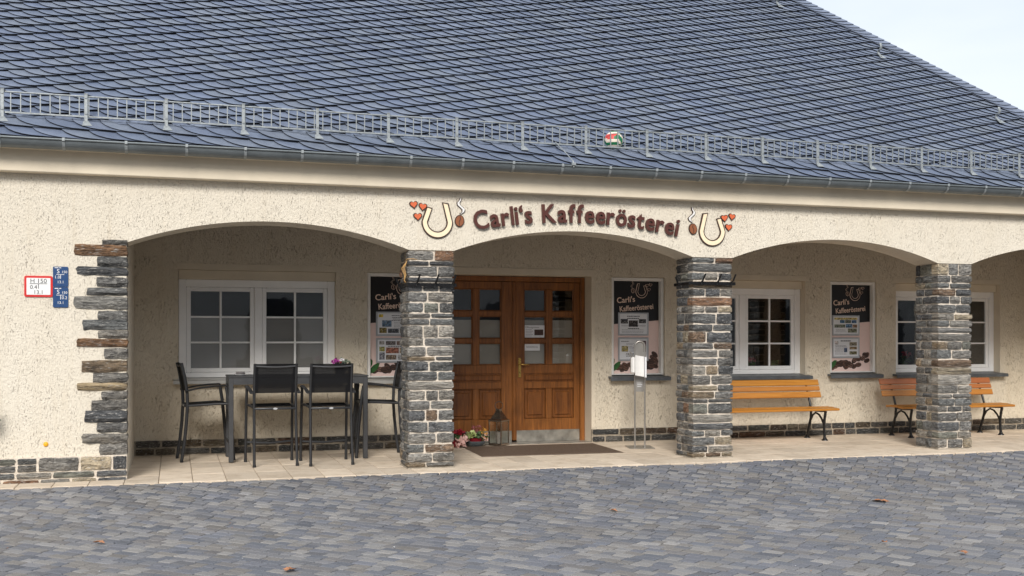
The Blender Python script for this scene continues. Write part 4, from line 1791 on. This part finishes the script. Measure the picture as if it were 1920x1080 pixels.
# ------------------------------------------------------------------ ball on the roof
def ball():
    bb = MB()
    n, m = 32, 20
    r = .112
    vs = [(0, 0, -r)]
    for j in range(1, m):
        a = -PI / 2 + PI * j / m
        for i in range(n):
            vs.append((r * math.cos(a) * math.cos(2 * PI * i / n), r * math.cos(a) * math.sin(2 * PI * i / n), r * math.sin(a)))
    vs.append((0, 0, r))
    rot = Matrix.Rotation(.5, 3, 'X') @ Matrix.Rotation(.8, 3, 'Y')

    def mat_of(c):
        q = rot @ Vector(c).normalized()
        a = math.atan2(q.y, q.x)
        s = math.sin(a * 3 + q.z * 2.2)
        if s > .45:
            return 1 if q.z > -.1 else 2
        if s < -.75:
            return 2
        return 0
    fs, ms = [], []
    for j in range(m):
        for i in range(n):
            k = (i + 1) % n
            if j == 0:
                f = (0, 1 + k, 1 + i)
            elif j == m - 1:
                f = (len(vs) - 1, 1 + (m - 2) * n + i, 1 + (m - 2) * n + k)
            else:
                a, c = 1 + (j - 1) * n, 1 + j * n
                f = (a + i, a + k, c + k, c + i)
            cc = [sum(vs[q][t] for q in f) / len(f) for t in range(3)]
            bb.add([], [])
            fs.append(f)
            ms.append(mat_of(cc))
    bb.v = vs
    bb.f = fs
    bb.mi = ms
    bb.tc = [None] * len(fs)
    o = bb.build('ball', ['ball_w', 'ball_r', 'ball_g'], None, True)
    o.location = (4.98, .13, 3.785)
    tag(o, 'red, white and green ball caught behind the snow guard on the roof', 'ball')


ball()


# ------------------------------------------------------------------ table and high chairs
def make_table():
    t = thing('dining_table', 'dark grey high metal table under the left arch', 'table', (1.42, 1.525, 0))
    part('tabletop', ['anth_lite'], t, lambda b: b.box(-.815, .815, -.36, .36, .985, 1.003, bev=.004))

    def apron(b):
        b.box(-.76, .76, -.352, -.322, .905, .9845)
        b.box(-.76, .76, .322, .352, .905, .9845)
        b.box(-.807, -.777, -.30, .30, .905, .9845)
        b.box(.777, .807, -.30, .30, .905, .9845)
    part('apron', ['anth_lite'], t, apron)
    for sx in (-1, 1):
        for sy in (-1, 1):
            part('leg', ['anth_lite'], t, lambda b: b.box(sx * .782 - .028, sx * .782 + .028, sy * .328 - .028, sy * .328 + .028, .004, .9842, bev=.006))


make_table()


def chair(label, loc, rotz):
    t = thing('high_chair', label, 'chair', loc, rotz, 'high chairs round the table')
    for s in (-1, 1):
        part('leg', ['anth'], t, lambda b: b.tube([(s * .238, -.300, .006), (s * .236, -.268, .22), (s * .233, -.245, .45), (s * .232, -.232, .66), (s * .232, -.236, .80), (s * .231, -.262, .98), (s * .230, -.300, 1.155)], .0165, 8, flat=1.15), 50)
        part('leg', ['anth'], t, lambda b: b.tube([(s * .268, .292, .006), (s * .266, .262, .40), (s * .264, .232, .70), (s * .262, .205, .872)], .0165, 8, flat=1.2), 50)
        part('foot_cap', ['rubber'], t, lambda b: (b.lathe([(.019, 0), (.019, .03), (.017, .032)], 8, (s * .238, -.299, .0)), b.lathe([(.019, 0), (.019, .03), (.017, .032)], 8, (s * .268, .291, .0))))
        part('armrest', ['anth'], t, lambda b: b.tube([(s * .262, -.262, .828), (s * .265, -.10, .862), (s * .267, .06, .882), (s * .264, .195, .888), (s * .262, .212, .876)], .011, 8, flat=2.2, up=(0, 0, 1)), 50)

    def seat_frame(b):
        for s in (-1, 1):
            b.tube([(s * .232, -.238, .655), (s * .236, -.05, .664), (s * .244, .12, .672), (s * .262, .238, .668)], .0145, 8)
        b.box(-.228, .228, -.252, -.222, .636, .662, bev=.005)
        b.box(-.245, .245, .208, .232, .648, .676, bev=.005)
    part('seat_frame', ['anth'], t, seat_frame, 50)

    def seat(b):
        n = 6
        for i in range(n):
            ya, yb = -.22 + .43 * i / n, -.22 + .43 * (i + 1) / n
            za, zb = .668 + .012 * (i / n) - .010 * math.sin(PI * i / n), .668 + .012 * ((i + 1) / n) - .010 * math.sin(PI * (i + 1) / n)
            b.box(-.222, .222, ya, yb, za, zb + .006)
    part('seat', ['fabric'], t, seat)

    def back(b):
        prof = [(-.240, .825), (-.250, .90), (-.263, .98), (-.282, 1.07), (-.300, 1.155)]
        for (p, q) in zip(prof[:-1], prof[1:]):
            b.quad((-.216, p[0], p[1]), (.216, p[0], p[1]), (.216, q[0], q[1]), (-.216, q[0], q[1]))
            for s in (-1, 1):
                b.quad((s * .216, p[0] - .004, p[1]), (s * .190, p[0] - .004, p[1]), (s * .190, q[0] - .004, q[1]), (s * .216, q[0] - .004, q[1]))
    part('backrest', ['fabric'], t, back)
    part('top_rail', ['anth_lite'], t, lambda b: b.tube([(-.222, -.299, 1.128), (-.10, -.309, 1.120), (0, -.312, 1.117), (.10, -.309, 1.120), (.222, -.299, 1.128)], .0105, 8), 50)
    part('footrest', ['anth'], t, lambda b: b.tube([(-.256, .276, .232), (0, .262, .215), (.256, .276, .232)], .0135, 8, flat=.8), 50)
    bd = MB()
    bd.prism(oval(0, .649, .025, .0115), -.2555, -.2522)
    bd.build('badge', ['silver'], t)
    return t


chair('left end high chair of the table, seen side on facing right', (.365, 1.675, 0), -PI / 2 + .10)
chair('high chair with its back to the camera, left of the front two', (1.085, .955, 0), .05)
chair('high chair with its back to the camera, nearest the stone pillar', (1.705, .865, 0), .03)
chair('right end high chair partly hidden behind the stone pillar', (2.405, 1.50, 0), PI / 2 - .04)

# things on the table
sa = thing('saucer_stack', 'small stack of white and black saucers on the left of the table', 'saucers', (.762, 1.52, 1.004))
for k in range(4):
    part('saucer', ['paper' if k % 2 == 0 else 'p_bean'], sa, lambda b: b.lathe([(.0, 0), (.045, 0), (.058, .007), (.058, .010), (.0, .009)], 20, (0, 0, .0102 * k)), 40)


def petals(b, c, r, n, size, m, rs, flat=.5, up=.4):
    for _ in range(n):
        while True:
            p = Vector((rs.uniform(-1, 1), rs.uniform(-1, 1), rs.uniform(-1, 1)))
            if p.length < 1:
                break
        p = Vector((c[0] + p.x * r[0], c[1] + p.y * r[1], c[2] + p.z * r[2]))
        d = Vector((rs.gauss(0, 1), rs.gauss(0, 1), rs.gauss(up, 1))).normalized()
        u = d.orthogonal().normalized()
        u = Matrix.Rotation(rs.uniform(0, 6.28), 3, d) @ u
        w = d.cross(u)
        s = size * rs.uniform(.7, 1.3)
        b.add([tuple(p - u * s * .2), tuple(p + w * s * flat + u * s * .4), tuple(p + u * s * 1.1 + d * s * .25), tuple(p - w * s * flat + u * s * .4)], [(0, 1, 2, 3)], m)


def pot_plant(name, label, loc, potmat, r, h, fol, blooms, parts_=None, group=None):
    rs = random.Random(sum(map(ord, label)))
    t = thing(name, label, 'plant', loc, 0, group)
    part('pot', [potmat], t, lambda b: b.lathe([(0, 0), (r * .75, 0), (r, h), (r * 1.05, h), (r * 1.05, h * .92), (r * .9, h * .9), (0, h * .88)], 18), 40)
    c, rad, n, s, mt = fol
    part('foliage', [mt], t, lambda b: petals(b, c, rad, n, s, 0, rs))
    for (nm, c, rad, n, s, mt) in blooms:
        part(nm, [mt], t, lambda b: petals(b, c, rad, n, s, 0, rs, .7))
    return t


pot_plant('table_flowers', 'purple and white pansies in a pot on the right of the table', (1.965, 1.62, 1.004), 'anth', .07, .085,
          ((.035, 0, .12), (.11, .09, .06), 170, .030, 'leaf_grey'),
          [('blossom', (-.06, -.02, .165), (.05, .05, .03), 34, .026, 'fl_purple'), ('blossom', (.015, -.03, .16), (.03, .04, .028), 18, .028, 'fl_white'),
           ('blossom', (-.02, -.03, .145), (.03, .04, .02), 10, .022, 'fl_red')])


# ------------------------------------------------------------------ benches
def bench(label, loc, tints):
    t = thing('park_bench', label, 'bench', loc, 0, 'benches along the wall')
    seatp = ((-.300, -.178, .428, .460, .05), (-.168, -.040, .440, .470, .0), (-.030, .095, .438, .468, -.05))
    for (y0, y1, z0, z1, tl) in seatp:
        b = MB()
        mx = Matrix.Translation((0, (y0 + y1) / 2, (z0 + z1) / 2)) @ Matrix.Rotation(tl * 1.6, 4, 'X')
        b.box(-1.0, 1.0, -(y1 - y0) / 2, (y1 - y0) / 2, -(z1 - z0) / 2, (z1 - z0) / 2, bev=.008, mtx=mx)
        o = b.build('seat_slat', 'bench_wood', t)
        o.color = (*tints[0], 1)
    for k, (zc, h) in enumerate(((.630, .088), (.718, .068), (.802, .088))):
        b = MB()
        yc = .182 + (zc - .63) * .36
        mx = Matrix.Translation((0, yc, zc)) @ Matrix.Rotation(-.34, 4, 'X')
        b.box(-1.0, 1.0, -.014, .014, -h / 2, h / 2, bev=.007, mtx=mx)
        o = b.build('back_slat', 'bench_wood', t)
        o.color = (*tints[1 + k], 1)
    for s in (-.8, .8):
        def leg(b):
            b.tube([(s, -.222, .03), (s, -.212, .12), (s, -.206, .22), (s, -.222, .32), (s, -.245, .415)], [.019, .016, .018, .017, .019], 8, flat=1.2)
            b.tube([(s, .215, .03), (s, .198, .10), (s, .160, .20), (s, .128, .30), (s, .118, .40), (s, .135, .48), (s, .175, .585), (s, .235, .72), (s, .285, .845)], [.019, .017, .019, .016, .016, .015, .015, .014, .012], 8, flat=1.2)
            b.tube([(s, .180, .15), (s, .135, .26), (s, .075, .345), (s, .0, .382), (s, -.080, .36), (s, -.145, .305), (s, -.200, .225)], .014, 8)
            b.tube([(s, .125, .412), (s, .0, .408), (s, -.12, .410), (s, -.25, .418)], .013, 8)
            for yy in (-.225, .22):
                b.lathe([(.046, 0), (.044, .012), (.030, .024), (.021, .045)], 12, (s, yy, 0))
        part('cast_leg', ['iron'], t, leg, 60)
    return t


OR1, OR2 = (.56, .24, .038), (.50, .19, .045)
bench('orange slatted bench with black cast iron legs under the window right of the door', (8.0, 1.765, 0), (OR1, OR1, (.52, .215, .04), (.57, .25, .032)))
bench('orange slatted bench standing behind the rightmost stone pillar', (11.04, 1.755, 0), ((.55, .235, .04), (.56, .24, .05), (.50, .185, .06), (.47, .165, .065)))

# ------------------------------------------------------------------ sanitizer stand
st = thing('sanitizer_stand', 'steel hand sanitizer stand with white dispenser beside the door', 'stand', (5.90, 1.43, 0), -.25)
part('base_plate', ['steel'], st, lambda b: b.box(-.17, .17, -.20, .20, .001, .008, bev=.002))
part('tube_frame', ['steel'], st, lambda b: b.tube([(-.066, 0, .005), (-.066, 0, 1.32)] + [(-.066 * math.cos(PI * k / 8), 0, 1.34 + .066 * math.sin(PI * k / 8)) for k in range(9)] + [(.066, 0, 1.32), (.066, 0, .005)], .0115, 10), 50)
part('back_panel', ['steel'], st, lambda b: b.prism([(-.052, .74), (.052, .74), (.052, 1.34)] + [(.052 * math.cos(PI * k / 8), 1.34 + .05 * math.sin(PI * k / 8)) for k in range(1, 8)] + [(-.052, 1.34)], .002, .006))
part('dispenser', ['sign_white'], st, lambda b: b.box(-.135, -.075, -.13, -.02, .98, 1.20, bev=.02))


def paperv(b):
    n = 8
    for i in range(n):
        a0, a1 = i / n, (i + 1) / n
        f = lambda a: (-.085 + .12 * a, -.135 + .03 * math.sin(a * PI * .8))
        p, q = f(a0), f(a1)
        b.add([(p[0], p[1], .96 - .02 * a0), (q[0], q[1], .96 - .02 * a1), (q[0], q[1], 1.225 - .02 * a1), (p[0], p[1], 1.225 - .02 * a0), (p[0], p[1] + .004, .96 - .02 * a0), (q[0], q[1] + .004, .96 - .02 * a1), (q[0], q[1] + .004, 1.225 - .02 * a1), (p[0], p[1] + .004, 1.225 - .02 * a0)],
              [(0, 1, 2, 3), (7, 6, 5, 4), (0, 4, 5, 1), (3, 2, 6, 7)])


part('paper_leaflet', ['sign_white'], st, paperv)
part('leaflet_back', ['paper'], st, lambda b: b.box(.040, .066, -.14, -.02, .93, 1.20, bev=.003))
part('pump_arm', ['steel'], st, lambda b: (b.tube([(-.11, -.08, 1.20), (-.12, -.09, 1.245), (-.15, -.13, 1.262), (-.175, -.15, 1.235)], .006, 6), b.tube([(-.11, -.08, 1.20), (-.145, -.115, 1.215), (-.175, -.15, 1.235)], .006, 6)))
part('small_print', ['paper'], st, lambda b: [b.box(-.035, .02 + .012 * (k % 2), .0005, .0018, .85 - .022 * k, .856 - .022 * k) for k in range(3)])

# ------------------------------------------------------------------ door mat, lantern, flowers by the door
b = MB()
b.prism([(3.60, 0), (3.56, 0), (3.56, 0)], 0, 0) if False else None
b.add([(3.58, .92, .002), (5.43, .87, .002), (5.50, 2.08, .002), (3.66, 2.10, .002), (3.60, .94, .012), (5.41, .89, .012), (5.48, 2.06, .012), (3.68, 2.08, .012)],
      [(0, 1, 2, 3), (4, 5, 6, 7), (0, 1, 5, 4), (1, 2, 6, 5), (2, 3, 7, 6), (3, 0, 4, 7)])
tag(b.build('door_mat', 'mat'), 'large brown door mat lying before the wooden double door', 'mat')

la = thing('lantern', 'steel lantern with glass sides and ring handle standing by the door', 'lantern', (4.19, 2.235, .012), .72)
part('base', ['chrome'], la, lambda b: b.box(-.1, .1, -.1, .1, 0, .022, bev=.004))
for sx in (-1, 1):
    for sy in (-1, 1):
        part('post', ['chrome'], la, lambda b: b.box(sx * .094 - .006, sx * .094 + .006, sy * .094 - .006, sy * .094 + .006, .0225, .318))
for k in range(4):
    def gl(b):
        mx = Matrix.Rotation(k * PI / 2, 4, 'Z')
        b.box(-.087, .087, .0925, .0955, .023, .317, mtx=mx)
    part('glass', ['clear_glass'], la, gl)


def lcap(b):
    for (r0, z0, r1, z1) in ((.105, .3185, .105, .334), (.105, .334, .082, .350), (.082, .350, .038, .435), (.038, .435, .030, .455), (.030, .455, .030, .472)):
        for k in range(4):
            a0, a1 = PI / 4 + k * PI / 2, PI / 4 + (k + 1) * PI / 2
            q = math.sqrt(2)
            b.quad((r0 * q * math.cos(a0), r0 * q * math.sin(a0), z0), (r0 * q * math.cos(a1), r0 * q * math.sin(a1), z0), (r1 * q * math.cos(a1), r1 * q * math.sin(a1), z1), (r1 * q * math.cos(a0), r1 * q * math.sin(a0), z1))
    b.box(-.105, .105, -.105, .105, .316, .3184)
    b.box(-.030, .030, -.030, .030, .4721, .478)


part('roof_cap', ['chrome'], la, lcap)
part('ring_handle', ['chrome'], la, lambda b: b.tube([(.052 * math.sin(2 * PI * k / 20), .052 * math.sin(2 * PI * k / 20) * -.6, .528 - .052 * math.cos(2 * PI * k / 20)) for k in range(21)], .0055, 6, caps=False), 60)
part('candle', ['candle'], la, lambda b: b.lathe([(0, .0225), (.036, .0225), (.036, .165), (.03, .168), (0, .165)], 16), 40)

fb_ = thing('flower_bowl', 'grey bowl planted with ornamental cabbage, pink heather and yellow sprigs by the door', 'plant', (3.845, 2.19, .0125))
rs = random.Random(77)
part('bowl', ['bowl'], fb_, lambda b: b.lathe([(0, 0), (.10, 0), (.132, .03), (.140, .062), (.134, .066), (.125, .055), (0, .05)], 24), 40)
part('inner_pot', ['pot_red'], fb_, lambda b: b.lathe([(0, .05), (.085, .05), (.095, .105), (.085, .105), (0, .095)], 18), 40)
part('foliage', ['leaf'], fb_, lambda b: petals(b, (.03, 0, .13), (.15, .11, .05), 140, .036, 0, rs))
part('cabbage', ['cabbage'], fb_, lambda b: petals(b, (-.065, -.06, .155), (.06, .05, .045), 80, .034, 0, rs, .7))
part('heather', ['heather'], fb_, lambda b: petals(b, (.02, .02, .205), (.085, .06, .075), 200, .018, 0, rs, .3, 1.5))
part('yellow_sprigs', ['fl_yellow'], fb_, lambda b: petals(b, (.115, -.02, .15), (.055, .07, .095), 90, .017, 0, rs, .6))
part('pink_sprigs', ['ribbon'], fb_, lambda b: petals(b, (.125, -.05, .12), (.06, .05, .06), 40, .019, 0, rs, .6))

cy = thing('cyclamen_pot', 'red flowering plant in pink wrapping half hidden by the pillar near the door', 'plant', (3.575, 2.13, .013))
part('pot', ['pot_red'], cy, lambda b: b.lathe([(0, 0), (.05, 0), (.068, .09), (0, .085)], 16), 40)
part('foliage', ['leaf'], cy, lambda b: petals(b, (.02, 0, .125), (.10, .08, .04), 110, .036, 0, rs, .7))
part('blossom', ['fl_red'], cy, lambda b: petals(b, (.03, -.01, .19), (.085, .07, .035), 60, .03, 0, rs, .7))
part('ribbon', ['ribbon'], cy, lambda b: (petals(b, (.065, -.08, .085), (.05, .03, .05), 16, .055, 0, rs, .6), petals(b, (.01, -.085, .05), (.05, .03, .045), 16, .05, 0, rs, .6)))

# pots inside the right windows
pot_plant('window_plant', 'small pink flowering pot behind the lower pane of the window above the bench', (8.28, YB + .40, .93), 'terra', .065, .095, ((0, 0, .14), (.09, .06, .06), 90, .028, 'leaf'), [('blossom', (0, -.02, .19), (.085, .05, .05), 50, .02, 'heather')], group='pots behind the window panes')
pot_plant('window_plant', 'small leafy pot at the right side of the window above the bench', (8.69, YB + .40, .93), 'terra', .06, .09, ((0, 0, .13), (.08, .05, .06), 90, .028, 'leaf'), [], group='pots behind the window panes')
pot_plant('window_plant', 'red flowering pot inside the rightmost window, left of the pillar', (11.05, YB + .40, .93), 'terra', .065, .09, ((0, 0, .18), (.10, .06, .09), 110, .028, 'leaf'), [('blossom', (0, -.02, .27), (.085, .05, .06), 46, .022, 'fl_red')], group='pots behind the window panes')
pot_plant('window_plant', 'low leafy pot inside the rightmost window, right of the pillar', (12.2, YB + .40, .93), 'terra', .065, .09, ((0, 0, .14), (.10, .06, .06), 90, .03, 'leaf'), [], group='pots behind the window panes')
part('inner_sill', ['room'], cafe, lambda b: (b.box(7.03, 8.96, YB + .325, YB + .55, .90, .929), b.box(10.57, 12.5, YB + .325, YB + .55, .90, .929)))

# twig at the left edge of the picture
rs = random.Random(12)
tw = thing('wall_shrub', 'green leafy twig poking in at the left edge by the wall', 'plant', (-1.86, -.16, 0))
part('stem', ['terra'], tw, lambda b: (b.tube([(0, 0, -.02), (.03, .01, .3), (.06, .0, .6), (.16, -.01, .78)], .008, 6), b.tube([(.03, .01, .3), (.09, 0, .5), (.19, 0, .62)], .006, 6)))
part('foliage', ['leaf'], tw, lambda b: (petals(b, (.06, 0, .68), (.19, .09, .16), 120, .034, 0, rs), petals(b, (0, 0, .4), (.1, .08, .3), 90, .034, 0, rs)))

# ------------------------------------------------------------------ fallen leaves and scraps
rs = random.Random(41)


LEAVES = [(6.70, -2.57, .085, 'curled brown leaf on the paving below the rightmost pillar'),
          (.78, -4.02, .055, 'pale brown leaf at the bottom edge of the paving, left of centre'),
          (5.72, -4.92, .045, 'orange leaf on the paving near the bottom right corner'),
          (3.92, -2.38, .04, 'small orange leaf on the paving in front of the doorway'),
          (-.56, -2.59, .05, 'flat tan leaf on the paving at the left'),
          (5.41, -4.39, .03, 'dark little leaf scrap low on the paving, right of centre')]
for (lx, ly, ls, lb) in LEAVES:
    bb = MB()
    n = 9
    vs = [(0, 0, .012)]
    a0 = rs.uniform(0, 6)
    for k in range(n * 2):
        a = 2 * PI * k / (n * 2)
        r = ls * (1 if k % 2 == 0 else .62) * rs.uniform(.75, 1.1) * (.7 + .4 * abs(math.cos(a)))
        vs.append((r * math.cos(a), r * math.sin(a), .004 + .012 * rs.random() + .012 * abs(math.sin(a))))
    bb.add(vs, [(0, 1 + k, 1 + (k + 1) % (2 * n)) for k in range(2 * n)])
    o = bb.build('fallen_leaf', 'dry_leaf', None, False, (lx, ly, ground_z(ly) - .004), a0)
    tag(o, lb, 'leaf', 'fallen leaves on the paving')
bb = MB()
for k in range(70):
    X, Y = rs.uniform(-1.6, 9.6), rs.uniform(-6, -.5)
    gz_ = ground_z(Y)
    s = rs.uniform(.006, .014)
    a = rs.uniform(0, 6)
    c_, s_ = math.cos(a), math.sin(a)
    bb.add([(X + s * c_, Y + s * s_, gz_ - .001), (X - s * .5 * s_, Y + s * .5 * c_, gz_ + .003), (X - s * c_, Y - s * s_, gz_ - .001), (X + s * .4 * s_, Y - s * .4 * c_, gz_ + .002)], [(0, 1, 2, 3)], k % 2)
o = bb.build('grit', ['paper', 'dry_leaf'])
o['kind'] = 'stuff'
o['label'] = 'scattered pale crumbs and bits of leaf on the dark paving'
o['category'] = 'litter'

# ------------------------------------------------------------------ the house across the square (seen in the panes)
op = thing('opposite_house', 'long pale house with arched openings across the square, mirrored in the window panes', 'building', (0, -31, 0))


def opw(b):
    b.box(-14, 44, -8, 0, -.1, 7.0)


part('wall', ['far_wall'], op, opw)
part('roof', ['far_roof'], op, lambda b: b.add([(-14.5, .5, 7), (44.5, .5, 7), (44.5, -8.5, 7), (-14.5, -8.5, 7), (-10, -4, 11.5), (40, -4, 11.5)], [(0, 1, 5, 4), (1, 2, 5), (2, 3, 4, 5), (3, 0, 4), (0, 3, 2, 1)]))
for k in range(11):
    cx = -11.5 + 5.2 * k
    part('archway', ['far_dark'], op, lambda b: b.prism([(cx - 1.1, 0), (cx + 1.1, 0), (cx + 1.1, 2.2)] + [(cx + 1.1 * math.cos(PI * i / 10), 2.2 + 1.1 * math.sin(PI * i / 10)) for i in range(1, 10)] + [(cx - 1.1, 2.2)], .001, .03))
    part('upper_window', ['far_dark'], op, lambda b: b.box(cx - .55, cx + .55, .001, .03, 4.4, 6.0))
